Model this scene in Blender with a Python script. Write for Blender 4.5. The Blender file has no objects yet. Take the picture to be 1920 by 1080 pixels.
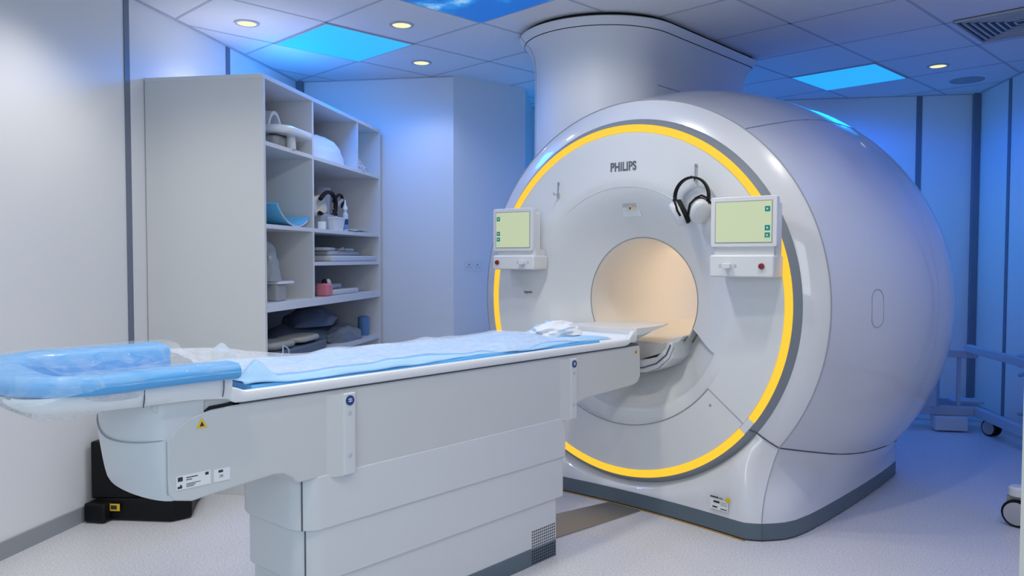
import bpy, math, random
from math import sin, cos, pi, radians, sqrt
from mathutils import Vector, Matrix, noise

C = bpy.context.scene.collection
scene = bpy.context.scene

# ------------------------------------------------------------------ camera
FPX = 1470.9; YAW = 0.73216; PITCH = -0.03772; ROLL = 0.00161
CAM = Vector((2.3559, -3.4912, 1.3182))
cd = bpy.data.cameras.new('camera'); cam = bpy.data.objects.new('camera', cd); C.objects.link(cam)
cd.sensor_fit = 'HORIZONTAL'; cd.sensor_width = 36.0; cd.lens = 36.0 * FPX / 1920.0; cd.clip_start = 0.02
_f = Vector((-sin(YAW) * cos(PITCH), cos(YAW) * cos(PITCH), sin(PITCH)))
_r = Vector((cos(YAW), sin(YAW), 0)); _u = _r.cross(_f)
_r2 = _r * cos(ROLL) + _u * sin(ROLL); _u2 = -_r * sin(ROLL) + _u * cos(ROLL)
cam.matrix_world = Matrix(((_r2.x, _u2.x, -_f.x, CAM.x), (_r2.y, _u2.y, -_f.y, CAM.y), (_r2.z, _u2.z, -_f.z, CAM.z), (0, 0, 0, 1)))
scene.camera = cam

# ------------------------------------------------------------------ frame of the room (turned against the scanner)
WA = 0.5622; GA = -0.0608; K = 1.0313
def RU(u): return 0.1323 + K * (u - 0.1323)
def RW(w): return -4.2096 + K * (w + 4.2096)
def RZ(z): return K * z
UU = Vector((cos(WA), sin(WA), 0)); WW = Vector((-sin(WA), cos(WA), 0))
def room(u, w, z=0.0): return UU * RU(u) + WW * RW(w) + Vector((0, 0, RZ(z)))
HC = RZ(2.645)
def ceil_xy(x, y):   # points measured on the ceiling before the rescale
    return (CAM.x + K * (x - CAM.x), CAM.y + K * (y - CAM.y))

# ------------------------------------------------------------------ world, exposure, lights
wd = bpy.data.worlds.new('world'); scene.world = wd; wd.use_nodes = True
wd.node_tree.nodes['Background'].inputs[0].default_value = (0.42, 0.72, 1.0, 1)
wd.node_tree.nodes['Background'].inputs[1].default_value = 0.7
vs = scene.view_settings
vs.view_transform = 'Standard'; vs.look = 'None'; vs.gamma = 1.0; vs.exposure = 0.0; vs.use_curve_mapping = False

def lamp(name, typ, loc, power, color, aim=None, size=0.1, size_y=None, angle=150, blend=0.6, spread=None):
    l = bpy.data.lights.new(name, typ); o = bpy.data.objects.new(name, l); C.objects.link(o)
    l.energy = power; l.color = color; o.location = loc
    if typ == 'AREA':
        l.size = size
        if size_y: l.shape = 'RECTANGLE'; l.size_y = size_y
        if spread: l.spread = radians(spread)
    else:
        l.shadow_soft_size = size
    if typ == 'SPOT': l.spot_size = radians(angle); l.spot_blend = blend
    d = (Vector(aim) - Vector(loc)) if aim else Vector((0, 0, -1))
    o.rotation_euler = d.to_track_quat('-Z', 'Y').to_euler()
    return o
BLUE = (0.0, 0.17, 1.0)
WHITE = (1.0, 0.97, 0.94)
def rp(u, w, z): return tuple(room(u, w, z))
# added soft fill from the doorway side, its source unseen
lamp('corridor_fill', 'AREA', rp(0.0, -4.9, 1.9), 26, (0.90, 0.97, 1.0), aim=rp(0, 0, 1.2), size=1.6)
# lamps right under the blue ceiling panels, under the sky picture, then added blue fills hidden from view
lamp('blue_panel_lamp', 'SPOT', rp(1.65, 2.16, 2.58), 44, (0.0, 0.10, 1.0), size=0.2, angle=175, blend=0.3)
lamp('blue_panel_lamp', 'SPOT', rp(-1.78, 0.59, 2.58), 43, (0.0, 0.22, 1.0), size=0.2, angle=175, blend=0.3)
lamp('blue_panel_lamp', 'SPOT', (1.99, 0.73, 2.66), 26, (0.04, 0.16, 1.0), size=0.2, angle=170, blend=0.5)
lamp('sky_panel_lamp', 'SPOT', (0.10, -0.80, 2.66), 25, (1.0, 0.97, 0.94), size=0.10, angle=175, blend=0.3)
lamp('blue_rear_fill', 'AREA', rp(1.75, 2.15, 1.7), 2.5, (0.0, 0.5, 1.0), aim=rp(2.5, 2.9, 1.2), size=0.6)  # added blue fill hidden behind the scanner, to tint the rear walls
lamp('blue_shelf_fill', 'AREA', rp(-2.25, 0.9, 2.30), 3, (0.0, 0.3, 1.0), aim=rp(-2.35, 1.2, 3.0), size=0.3, size_y=1.0)  # invented blue uplight on top of the shelf unit, out of sight
lamp('blue_column_fill', 'AREA', rp(-0.45, 2.45, 0.6), 11, (0.0, 0.34, 1.0), aim=rp(-0.6, 2.6, 2.6), size=0.4)  # added blue uplight low behind the scanner, unseen
# warm light in the bore
lamp('bore_lamp', 'POINT', (0.12, 0.95, 1.27), 2.1, (1.0, 0.76, 0.52), size=0.05)
lamp('bore_lamp', 'POINT', (0.02, 1.4, 1.27), 1.4, (1.0, 0.82, 0.64), size=0.05)

# ------------------------------------------------------------------ helpers
MATS = {}
def mat(name, col, rough=0.5, metal=0.0, coat=0.0, emit=None, es=1.0, alpha=None, trans=0.0, bump=None, speck=None, sheen=0):
    if name in MATS: return MATS[name]
    m = bpy.data.materials.new(name); m.use_nodes = True; nt = m.node_tree; b = nt.nodes['Principled BSDF']
    b.inputs['Base Color'].default_value = (*col, 1); b.inputs['Roughness'].default_value = rough
    b.inputs['Metallic'].default_value = metal; b.inputs['Coat Weight'].default_value = coat
    b.inputs['Coat Roughness'].default_value = 0.04
    if emit: b.inputs['Emission Color'].default_value = (*emit, 1); b.inputs['Emission Strength'].default_value = es
    if alpha is not None: b.inputs['Alpha'].default_value = alpha
    if trans: b.inputs['Transmission Weight'].default_value = trans
    if sheen: b.inputs['Sheen Weight'].default_value = sheen
    if bump or speck:
        tc = nt.nodes.new('ShaderNodeTexCoord')
    if bump:
        sc, st = bump
        n = nt.nodes.new('ShaderNodeTexNoise'); n.inputs['Scale'].default_value = sc; n.inputs['Detail'].default_value = 4
        nt.links.new(tc.outputs['Object'], n.inputs['Vector'])
        bp = nt.nodes.new('ShaderNodeBump'); bp.inputs['Strength'].default_value = st; bp.inputs['Distance'].default_value = 0.01
        nt.links.new(n.outputs['Fac'], bp.inputs['Height']); nt.links.new(bp.outputs['Normal'], b.inputs['Normal'])
    if speck:
        sc, c2, lo, hi = speck
        n = nt.nodes.new('ShaderNodeTexNoise'); n.inputs['Scale'].default_value = sc; n.inputs['Detail'].default_value = 3
        nt.links.new(tc.outputs['Object'], n.inputs['Vector'])
        r = nt.nodes.new('ShaderNodeValToRGB'); r.color_ramp.elements[0].position = lo; r.color_ramp.elements[1].position = hi
        r.color_ramp.elements[0].color = (*c2, 1); r.color_ramp.elements[1].color = (*col, 1)
        nt.links.new(n.outputs['Fac'], r.inputs['Fac']); nt.links.new(r.outputs['Color'], b.inputs['Base Color'])
    if name.startswith('black'): b.inputs['Specular IOR Level'].default_value = 0.25
    MATS[name] = m; return m

WHITE_P = mat('white_plastic', (0.74, 0.75, 0.76), 0.32, coat=0.25)
SHELL = mat('shell_gloss', (0.72, 0.73, 0.76), 0.28, coat=0.9)
FACE = mat('face_plastic', (0.76, 0.77, 0.77), 0.35, coat=0.2)
TABLE = mat('table_plastic', (0.59, 0.61, 0.61), 0.38, coat=0.15)
TABLE2 = mat('table_plastic_light', (0.64, 0.655, 0.67), 0.35, coat=0.15)
TRAY = mat('tray_plastic', (0.80, 0.82, 0.83), 0.28, coat=0.3)
BEZEL = mat('grey_bezel', (0.25, 0.28, 0.31), 0.35)
SEAM = mat('seam_dark', (0.10, 0.11, 0.13), 0.6)
SEAML = mat('seam_grey', (0.34, 0.36, 0.40), 0.5)
PLINTH = mat('plinth_grey', (0.105, 0.145, 0.18), 0.45)
YELLOW = mat('ring_light', (0.12, 0.07, 0.005), 0.5, emit=(1.0, 0.60, 0.035), es=1.0)
LAMINATE = mat('shelf_laminate', (0.70, 0.71, 0.71), 0.5)
LAM_EDGE = mat('shelf_edge', (0.72, 0.73, 0.74), 0.45)
WALL = mat('wall_panel', (0.79, 0.80, 0.80), 0.42, bump=(3, 0.02))
TRIMG = mat('trim_grey', (0.16, 0.19, 0.25), 0.45)
SKIRT = mat('skirting_grey', (0.30, 0.32, 0.34), 0.5)
CEIL = mat('ceiling_tile', (0.76, 0.76, 0.78), 0.9, speck=(260, (0.68, 0.68, 0.70), 0.35, 0.55))
GRID = mat('ceiling_grid', (0.46, 0.47, 0.52), 0.6)
BLACKP = mat('black_plastic', (0.004, 0.004, 0.005), 0.5)
BLACKM = mat('black_matte', (0.012, 0.012, 0.014), 0.7)
FOAM = mat('blue_foam', (0.09, 0.40, 0.80), 0.5, coat=0.2)
SHEET = mat('blue_sheet', (0.36, 0.60, 0.86), 0.75, bump=(10, 0.12))
SHEETW = mat('white_sheet', (0.78, 0.82, 0.88), 0.8, bump=(16, 0.3))
CHROME = mat('chrome', (0.6, 0.6, 0.62), 0.2, metal=1.0)
GREY = mat('mid_grey', (0.35, 0.36, 0.38), 0.5)
DKBLUE = mat('label_blue', (0.01, 0.05, 0.22), 0.4)
PAPER = mat('label_paper', (0.78, 0.79, 0.8), 0.6)
INK = mat('label_ink', (0.03, 0.03, 0.035), 0.6)
LOGO = mat('logo_grey', (0.13, 0.15, 0.16), 0.5)
WARN = mat('warning_yellow', (0.85, 0.55, 0.02), 0.5)
RED = mat('stop_button_red', (0.25, 0.01, 0.03), 0.35)
SCREEN = mat('screen_glow', (0.12, 0.15, 0.10), 0.3, emit=(0.56, 0.63, 0.41), es=0.82)
TEAL = mat('screen_teal', (0.0, 0.14, 0.14), 0.4, emit=(0.0, 0.12, 0.13), es=0.8)
SCRG = mat('screen_grey', (0.3, 0.4, 0.3), 0.4, emit=(0.30, 0.42, 0.27), es=0.8)
BORE = mat('bore_liner', (0.76, 0.74, 0.70), 0.45)
PANELB = mat('blue_light_panel', (0.05, 0.3, 0.6), 0.5, emit=(0.02, 0.37, 0.97), es=1.0)
DOWNL = mat('downlight_lens', (0.05, 0.05, 0.03), 0.5, emit=(1.0, 0.90, 0.46), es=1.05)
DOWNT = mat('downlight_trim', (0.45, 0.46, 0.50), 0.4)
GREYBLUE = mat('grey_blue_vinyl', (0.10, 0.13, 0.18), 0.45, bump=(20, 0.3))
PADW = mat('coil_pad_white', (0.62, 0.64, 0.66), 0.5)
PADG = mat('coil_pad_grey', (0.36, 0.37, 0.36), 0.55)
BEIGE = mat('beige_pad', (0.72, 0.68, 0.56), 0.7)
PINK = mat('pink_case', (0.72, 0.22, 0.27), 0.5)
METALF = mat('floor_plate_metal', (0.34, 0.32, 0.30), 0.32, metal=0.65, bump=(40, 0.02))
TROLLEY = mat('trolley_paint', (0.42, 0.50, 0.60), 0.4)
CREAM = mat('door_frame_cream', (0.66, 0.64, 0.58), 0.5)

def film(name, fac, tint=(0.9, 0.95, 1.0), rough=0.08, bs=0.9, lo=0.5, hi=1.9):
    m = bpy.data.materials.new(name); m.use_nodes = True; nt = m.node_tree; nt.nodes.clear()
    o = nt.nodes.new('ShaderNodeOutputMaterial'); t = nt.nodes.new('ShaderNodeBsdfTransparent'); g = nt.nodes.new('ShaderNodeBsdfPrincipled')
    g.inputs['Base Color'].default_value = (*tint, 1); g.inputs['Roughness'].default_value = rough
    tc = nt.nodes.new('ShaderNodeTexCoord'); n = nt.nodes.new('ShaderNodeTexNoise'); n.inputs['Scale'].default_value = 14; n.inputs['Detail'].default_value = 3; n.inputs['Distortion'].default_value = 1.5
    nt.links.new(tc.outputs['Object'], n.inputs['Vector'])
    b = nt.nodes.new('ShaderNodeBump'); b.inputs['Strength'].default_value = bs; b.inputs['Distance'].default_value = 0.02
    nt.links.new(n.outputs['Fac'], b.inputs['Height']); nt.links.new(b.outputs['Normal'], g.inputs['Normal'])
    r = nt.nodes.new('ShaderNodeMapRange'); r.inputs[1].default_value = 0.3; r.inputs[2].default_value = 0.75; r.inputs[3].default_value = fac * lo; r.inputs[4].default_value = min(1, fac * hi)
    nt.links.new(n.outputs['Fac'], r.inputs[0])
    x = nt.nodes.new('ShaderNodeMixShader'); nt.links.new(r.outputs[0], x.inputs[0]); nt.links.new(t.outputs[0], x.inputs[1]); nt.links.new(g.outputs[0], x.inputs[2]); nt.links.new(x.outputs[0], o.inputs[0])
    return m
FILM = film('clear_film', 0.15, (0.75, 0.85, 0.95), 0.05, 1.0)
BAGF = film('clear_bag', 0.45, (0.8, 0.85, 0.9))

class MB:
    def __init__(s): s.v = []; s.f = []
    def add(s, vs, fs):
        n = len(s.v); s.v += [tuple(p) for p in vs]; s.f += [tuple(i + n for i in f) for f in fs]; return s
    def box(s, x0, x1, y0, y1, z0, z1):
        v = [(x, y, z) for z in (z0, z1) for y in (y0, y1) for x in (x0, x1)]
        return s.add(v, [(0, 2, 3, 1), (4, 5, 7, 6), (0, 1, 5, 4), (2, 6, 7, 3), (0, 4, 6, 2), (1, 3, 7, 5)])
    def prism(s, pts, z0, z1, axis='z'):
        n = len(pts)
        def P(a, b, c): return {'z': (a, b, c), 'x': (c, a, b), 'y': (a, c, b)}[axis]
        v = [P(a, b, z0) for a, b in pts] + [P(a, b, z1) for a, b in pts]
        f = [tuple(range(n))[::-1], tuple(range(n, 2 * n))] + [(i, (i + 1) % n, n + (i + 1) % n, n + i) for i in range(n)]
        return s.add(v, f)
    def loft(s, rings, closed=True, cap=False):
        n = len(rings[0]); v = [p for r in rings for p in r]; f = []
        for k in range(len(rings) - 1):
            for i in range(n if closed else n - 1):
                j = (i + 1) % n; f.append((k * n + i, k * n + j, (k + 1) * n + j, (k + 1) * n + i))
        if cap: f.append(tuple(range(n))[::-1]); f.append(tuple((len(rings) - 1) * n + i for i in range(n)))
        return s.add(v, f)
    def tube(s, pts, r, seg=8, cap=True):
        pts = [Vector(p) for p in pts]; rings = []; up = None
        for i, p in enumerate(pts):
            t = (pts[min(i + 1, len(pts) - 1)] - pts[max(i - 1, 0)]).normalized()
            if up is None: up = Vector((0, 0, 1)) if abs(t.z) < .9 else Vector((1, 0, 0))
            a = t.cross(up).normalized(); b = a.cross(t).normalized(); up = b
            rr = r[i] if isinstance(r, (list, tuple)) else r
            rings.append([p + (a * cos(2 * pi * k / seg) + b * sin(2 * pi * k / seg)) * rr for k in range(seg)])
        return s.loft(rings, True, cap)
    def lathe(s, prof, c=(0, 0, 0), axis='z', seg=32, cap=False):
        rings = []
        for r, h in prof:
            ring = []
            for k in range(seg):
                a = 2 * pi * k / seg; x, y = r * cos(a), r * sin(a)
                p = {'z': (x, y, h), 'y': (x, h, y), 'x': (h, x, y)}[axis]; ring.append((p[0] + c[0], p[1] + c[1], p[2] + c[2]))
            rings.append(ring)
        return s.loft(rings, True, cap)
    def rbox(s, x0, x1, y0, y1, z0, z1, r, axis='y', seg=5):
        """box with four rounded edges running along axis"""
        if axis == 'y': a0, a1, b0, b1, c0, c1 = x0, x1, z0, z1, y0, y1
        elif axis == 'x': a0, a1, b0, b1, c0, c1 = y0, y1, z0, z1, x0, x1
        else: a0, a1, b0, b1, c0, c1 = x0, x1, y0, y1, z0, z1
        pts = []
        for (ca, cb, st) in ((a1 - r, b1 - r, 0), (a0 + r, b1 - r, 1), (a0 + r, b0 + r, 2), (a1 - r, b0 + r, 3)):
            for k in range(seg + 1):
                t = pi / 2 * (st + k / seg); pts.append((ca + r * cos(t), cb + r * sin(t)))
        return s.prism(pts, c0, c1, axis)
    def build(s, name, m, parent=None, smooth=True, bevel=0, sub=0, solid=0, ang=35, segs=2):
        me = bpy.data.meshes.new(name); me.from_pydata(s.v, [], s.f); me.validate()
        import bmesh
        bm = bmesh.new(); bm.from_mesh(me); bmesh.ops.recalc_face_normals(bm, faces=bm.faces); bm.to_mesh(me); bm.free()
        me.materials.append(m)
        if smooth:
            me.polygons.foreach_set('use_smooth', [True] * len(me.polygons)); me.set_sharp_from_angle(angle=radians(ang))
        o = bpy.data.objects.new(name, me); C.objects.link(o)
        if parent: o.parent = parent
        if solid: md = o.modifiers.new('solid', 'SOLIDIFY'); md.thickness = solid; md.offset = 0
        if bevel:
            md = o.modifiers.new('bevel', 'BEVEL'); md.width = bevel; md.segments = segs; md.limit_method = 'ANGLE'; md.angle_limit = radians(35)
        if sub: md = o.modifiers.new('sub', 'SUBSURF'); md.levels = sub; md.render_levels = sub
        return o

def thing(name, label, cat, loc=(0, 0, 0), rz=0.0, group=None):
    o = bpy.data.objects.new(name, None); C.objects.link(o); o.location = loc; o.rotation_euler = (0, 0, rz)
    o.empty_display_size = 0.1; o['label'] = label; o['category'] = cat
    if group: o['group'] = group
    return o
def tag(o, label, cat, group=None):
    o['label'] = label; o['category'] = cat
    if group: o['group'] = group
    return o
def struct(o): o['kind'] = 'structure'; return o
def place(o, loc, rz=0.0): o.location = loc; o.rotation_euler = (0, 0, rz); return o
def room_box(name, m, u0, u1, w0, w1, z0, z1, parent=None, bevel=0):
    """box in room axes with its own origin at its base centre"""
    uc, wc = (u0 + u1) / 2, (w0 + w1) / 2
    c = room(uc, wc, z0); a = K * (u1 - u0) / 2; b = K * (w1 - w0) / 2
    o = MB().box(-a, a, -b, b, 0, K * (z1 - z0)).build(name, m, parent, smooth=False, bevel=bevel)
    place(o, c, WA); return o
def text_mesh(name, txt, size, m, parent, matrix, bold=0.0, extrude=0.001, spacing=1.0, xs=1.0):
    cu = bpy.data.curves.new('font_tmp', 'FONT'); cu.body = txt; cu.size = size; cu.extrude = extrude; cu.offset = bold
    cu.align_x = 'CENTER'; cu.align_y = 'CENTER'; cu.space_character = spacing
    t = bpy.data.objects.new('font_tmp', cu); C.objects.link(t)
    bpy.context.view_layer.update()
    me = bpy.data.meshes.new_from_object(t.evaluated_get(bpy.context.evaluated_depsgraph_get()))
    bpy.data.objects.remove(t); bpy.data.curves.remove(cu)
    me.transform(matrix @ Matrix.Diagonal((xs, 1, 1, 1))); me.name = name; me.materials.clear(); me.materials.append(m)
    o = bpy.data.objects.new(name, me); C.objects.link(o); o.parent = parent; return o
def lerp(a, b, t): return a + (b - a) * t
def sstep(a, b, x):
    t = max(0.0, min(1.0, (x - a) / (b - a))); return t * t * (3 - 2 * t)

# ================================================================== SETTING
# floor and ceiling
U0, U1, W0, W1 = -2.553, 2.835, -3.6, 2.9
def poly_obj(name, pts, z, m, thick, down=True):
    c = Vector((0, 0, z)); P = [(p.x, p.y) for p in pts]
    return struct(MB().prism(P, z - thick if down else z, z if down else z + thick).build(name, m, smooth=False))
FLOORM = mat('vinyl_floor', (0.74, 0.73, 0.74), 0.42, speck=(120, (0.56, 0.56, 0.60), 0.38, 0.60), coat=0.1)
poly_obj('floor', [room(-2.75, -5.6), room(3.0, -5.6), room(3.0, 3.1), room(-2.75, 3.1)], 0, FLOORM, 0.08)
poly_obj('ceiling', [room(-2.75, -3.75), room(3.0, -3.75), room(3.0, 3.1), room(-2.75, 3.1)], HC, CEIL, 0.08, down=False)
# ceiling grid (turned with the scanner)
GA_A = Vector((cos(GA), sin(GA), 0)); GA_B = Vector((-sin(GA), cos(GA), 0))
PA, PB = 0.628, 0.642; A0, B0 = 1.038, 2.97
def grid_pt(a, b, z=None):     # a, b in tile lines
    p = GA_A * (A0 + a * PA) + GA_B * (B0 + b * PB); x, y = ceil_xy(p.x, p.y); return Vector((x, y, HC if z is None else z))
def in_room(p, m=0.01):
    u, w = p.dot(UU), p.dot(WW); return RU(U0) + m < u < RU(U1) - m and RW(W0) + m < w < RW(W1) - m
def clip_line(p, q):
    n = 400; ins = [t / n for t in range(n + 1) if in_room(p.lerp(q, t / n))]
    return (p.lerp(q, ins[0]), p.lerp(q, ins[-1])) if len(ins) > 3 else None
g = MB()
for k in range(-14, 4):
    for (p, q) in ((grid_pt(k, -14), grid_pt(k, 2)), (grid_pt(-9, k), grid_pt(4, k))):
        cl = clip_line(p, q)
        if not cl: continue
        a, b = cl; d = (b - a).normalized(); s = Vector((-d.y, d.x, 0)) * 0.0085
        g.prism([((a + s).x, (a + s).y), ((a - s).x, (a - s).y), ((b - s).x, (b - s).y), ((b + s).x, (b + s).y)], HC - 0.0015, HC + 0.01)
struct(g.build('trim_1', GRID, smooth=False))
# walls
struct(room_box('wall_left', WALL, U0 - 0.12, U0, -5.5, 1.58, 0, 2.70))
struct(room_box('wall_back_left', WALL, U0 - 0.12, -1.311, 1.58, 1.70, 0, 2.70))
p0 = room(-1.311, 1.58); p1 = room(-0.839, 2.069)
d = (p1 - p0).normalized(); nrm = Vector((-d.y, d.x, 0))
struct(MB().prism([(p0.x, p0.y), (p1.x, p1.y), (p1 + nrm * 0.1).to_tuple()[:2], (p0 + nrm * 0.1).to_tuple()[:2]], 0, RZ(2.7)).build('wall_angled', WALL, smooth=False))
p2 = room(-0.90, 2.9)
struct(MB().prism([(p1.x, p1.y), (p2.x, p2.y), (p2 - UU * 0.1).to_tuple()[:2], (p1 + nrm * 0.1 ).to_tuple()[:2]], 0, RZ(2.7)).build('wall_recess', WALL, smooth=False))
struct(room_box('wall_back_right', WALL, -1.0, U1 + 0.12, 2.9, 3.02, 0, 2.70))
struct(room_box('wall_right', WALL, U1, U1 + 0.12, -3.6, 2.9, 0, 2.70))
# front wall with the doorway the picture is taken through
fr = MB()
def rb(mb, u0, u1, w0, w1, z0, z1):
    c = [room(u0, w0), room(u1, w0), room(u1, w1), room(u0, w1)]; mb.prism([(p.x, p.y) for p in c], RZ(z0), RZ(z1))
rb(fr, U0, -2.35, -3.72, -3.6, 0, 2.70); rb(fr, 0.50, U1, -3.72, -3.6, 0, 2.70); rb(fr, -2.35, 0.50, -3.72, -3.6, 2.25, 2.70)
struct(fr.build('wall_front', WALL, smooth=False))
df = MB(); rb(df, 0.405, 0.50, -3.74, -3.58, 0, 2.25); rb(df, -2.44, -2.35, -3.74, -3.58, 0, 2.25); rb(df, -2.35, 0.405, -3.74, -3.58, 2.16, 2.25)
struct(df.build('door_1', CREAM, smooth=False, bevel=0.004))
# wall joints (grey strips) and skirting
for i, (u0, u1, w0, w1) in enumerate([(U0, U0 + .006, -0.495, -0.455), (U0, U0 + .006, 0.512, 0.558), (U0, U0 + 0.05, 1.535, 1.578),
                                      (2.352, 2.396, 2.894, 2.9), (2.785, 2.833, 2.85, 2.9), (U1 - .006, U1, 2.30, 2.345), (U1 - .006, U1, 0.9, 0.94)]):
    struct(room_box('trim_%d' % (i + 2), TRIMG, u0, u1, w0, w1, 0.0, 2.645))
struct(room_box('baseboard_left', SKIRT, U0, U0 + 0.012, -3.6, 1.57, 0, 0.075))
struct(room_box('baseboard_right', SKIRT, U1 - 0.012, U1, -3.6, 2.85, 0, 0.075))
struct(room_box('baseboard_back', SKIRT, -0.9, 2.785, 2.888, 2.9, 0, 0.075))
# ceiling edge angle
ce = MB(); rb(ce, U0, U0 + .02, -3.6, 1.58, 2.640, 2.645); rb(ce, -0.9, U1, 2.88, 2.9, 2.640, 2.645); rb(ce, U1 - .02, U1, -3.6, 2.9, 2.640, 2.645); rb(ce, U0, -1.311, 1.56, 1.58, 2.640, 2.645)
struct(ce.build('trim_9', GRID, smooth=False))

# ================================================================== CEILING FITTINGS
def light_panel(a0, b0, a1, b1, m, label, cat, name, group=None):
    c = (grid_pt(a0, b0) + grid_pt(a1, b1)) / 2; c.z = HC - 0.006
    t = thing(name, label, cat, c, GA, group)
    x = abs(a1 - a0) * PA * K / 2 - 0.012; y = abs(b1 - b0) * PB * K / 2 - 0.012
    MB().box(-x, x, -y, y, -0.001, 0.006).build('diffuser', m, t, smooth=False)
    f = MB(); e = 0.009
    for (a, b, c_, d_) in ((-x - e, x + e, y, y + e), (-x - e, x + e, -y - e, -y), (-x - e, -x, -y, y), (x, x + e, -y, y)): f.box(a, b, c_, d_, -0.002, 0.006)
    f.build('frame', GRID, t, smooth=False); return t
# cell indices: a line 0 at 1.038, b line 0 at 2.97
light_panel(-5, -6, -4, -5, PANELB, 'blue glowing square ceiling light above the tall shelf unit', 'ceiling light', 'ceiling_light_panel', 'blue ceiling lights')
light_panel(-2, -1, -1, 0, PANELB, 'blue glowing square ceiling light behind the scanner, right of its column', 'ceiling light', 'ceiling_light_panel', 'blue ceiling lights')
# sky picture panel
SKY = bpy.data.materials.new('sky_picture'); SKY.use_nodes = True
nt = SKY.node_tree; b = nt.nodes['Principled BSDF']; tc = nt.nodes.new('ShaderNodeTexCoord'); n = nt.nodes.new('ShaderNodeTexNoise')
n.inputs['Scale'].default_value = 2.6; n.inputs['Detail'].default_value = 7; n.inputs['Roughness'].default_value = 0.58; nt.links.new(tc.outputs['Object'], n.inputs['Vector'])
r = nt.nodes.new('ShaderNodeValToRGB'); e = r.color_ramp.elements; e[0].position = 0.50; e[0].color = (0.003, 0.09, 0.38, 1); e[1].position = 0.70; e[1].color = (0.62, 0.85, 0.95, 1)
k = e.new(0.56); k.color = (0.01, 0.22, 0.55, 1)
nt.links.new(n.outputs['Fac'], r.inputs['Fac']); nt.links.new(r.outputs['Color'], b.inputs['Emission Color']); b.inputs['Emission Strength'].default_value = 1.0
b.inputs['Base Color'].default_value = (0.02, 0.1, 0.3, 1)
light_panel(-3, -7, -1, -5, SKY, 'backlit ceiling picture of white clouds in a blue sky', 'ceiling picture', 'sky_light_panel')

def downlight(x, y, label, power=13.0):
    x, y = ceil_xy(x, y); t = thing('downlight', label, 'downlight', (x, y, HC - 0.001), 0, 'round recessed ceiling downlights')
    MB().lathe([(0.054, -0.003), (0.058, -0.007), (0.072, -0.005), (0.075, 0.0)], seg=40).build('trim_ring', DOWNT, t)
    MB().lathe([(0.0, -0.004), (0.055, -0.004), (0.055, 0.0), (0, 0)], seg=40).build('lens', DOWNL, t)
    lamp('downlight_lamp', 'SPOT', (x, y, HC - 0.04), power, (1.0, 0.94, 0.85), size=0.05, angle=130, blend=0.8)
downlight(-1.882, -1.088, 'round warm downlight over the left wall, nearest the left picture edge')
downlight(-1.233, -0.469, 'round warm downlight between the blue ceiling light and the sky picture')
downlight(-1.816, 0.200, 'round warm downlight behind the blue ceiling light, left of the white column', 8.0)
downlight(0.850, 2.687, 'round warm downlight at the right, behind the scanner near the right wall', 1.5)
sx, sy = ceil_xy(0.896, 3.326)
for (u_, w_) in ((-2.0, -1.25), (-0.5, -1.2), (0.7, -1.3), (1.9, -1.5), (-1.9, -2.5), (-0.9, -2.9), (0.1, -2.6), (1.4, -2.8)):  # added downlights out of view, put in to light the near side
    q_ = room(u_, w_); x_ = CAM.x + (q_.x - CAM.x) / K; y_ = CAM.y + (q_.y - CAM.y) / K
    downlight(x_, y_, 'added unseen round ceiling downlight nearer the doorway, above the picture', 13.0 if u_ > 1.2 else 31.0)
light_panel(1, -4, 2, -3, PANELB, 'blue glowing square ceiling light nearer the doorway, above the picture', 'ceiling light', 'ceiling_light_panel', 'blue ceiling lights')
sp = thing('ceiling_speaker', 'round flat pale ceiling speaker behind the right downlight', 'speaker', (sx, sy, HC), 0)
MB().lathe([(0.0, -0.004), (0.10, -0.004), (0.105, -0.008), (0.12, -0.006), (0.124, 0.0)], seg=40).build('grille', mat('speaker_grey', (0.34, 0.36, 0.40), 0.7), sp)
# air vent
vp = grid_pt(0.55, -1.6); vp.z = HC - 0.004
v = thing('air_vent', 'square slatted ceiling air vent at the top right corner', 'air vent', vp, GA)
vb = MB()
for k, s in enumerate((0.30, 0.265, 0.23, 0.195, 0.16, 0.125, 0.09, 0.05)):
    e = 0.010
    for (a, b_, c_, d_) in ((-s, s, s - e, s), (-s, s, -s, -s + e), (-s, -s + e, -s, s), (s - e, s, -s, s)):
        vb.box(a, b_, c_, d_, -0.014 + k * 0.0012, 0.0)
vb.build('slats', mat('vent_white', (0.5, 0.52, 0.56), 0.5), v, smooth=False)
MB().box(-0.3, 0.3, -0.3, 0.3, -0.002, 0.001).build('backing', mat('vent_dark', (0.05, 0.07, 0.10), 0.8), v, smooth=False)

# ================================================================== SCANNER
ZC = 1.09
S = thing('mri_scanner', 'large round white MRI scanner with a glowing yellow ring', 'MRI scanner', (0, 0, 0))
KP = [(0.09, 1.07), (0.3, 1.134), (0.55, 1.202), (0.8, 1.243), (1.05, 1.258), (1.3, 1.258), (1.55, 1.20), (1.72, 1.07), (1.84, 0.86), (1.88, 0.70)]
def cr(pts, n):   # catmull-rom through (y, r)
    out = []
    for i in range(len(pts) - 1):
        P = [pts[max(i - 1, 0)], pts[i], pts[i + 1], pts[min(i + 2, len(pts) - 1)]]
        for j in range(n):
            t = j / n
            out.append(tuple(0.5 * (2 * P[1][k] + (P[2][k] - P[0][k]) * t + (2 * P[0][k] - 5 * P[1][k] + 4 * P[2][k] - P[3][k]) * t * t + (3 * P[1][k] - P[0][k] - 3 * P[2][k] + P[3][k]) * t ** 3) for k in range(len(P[0]))))
    out.append(tuple(pts[-1])); return out
PROF = cr(KP, 5)
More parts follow.
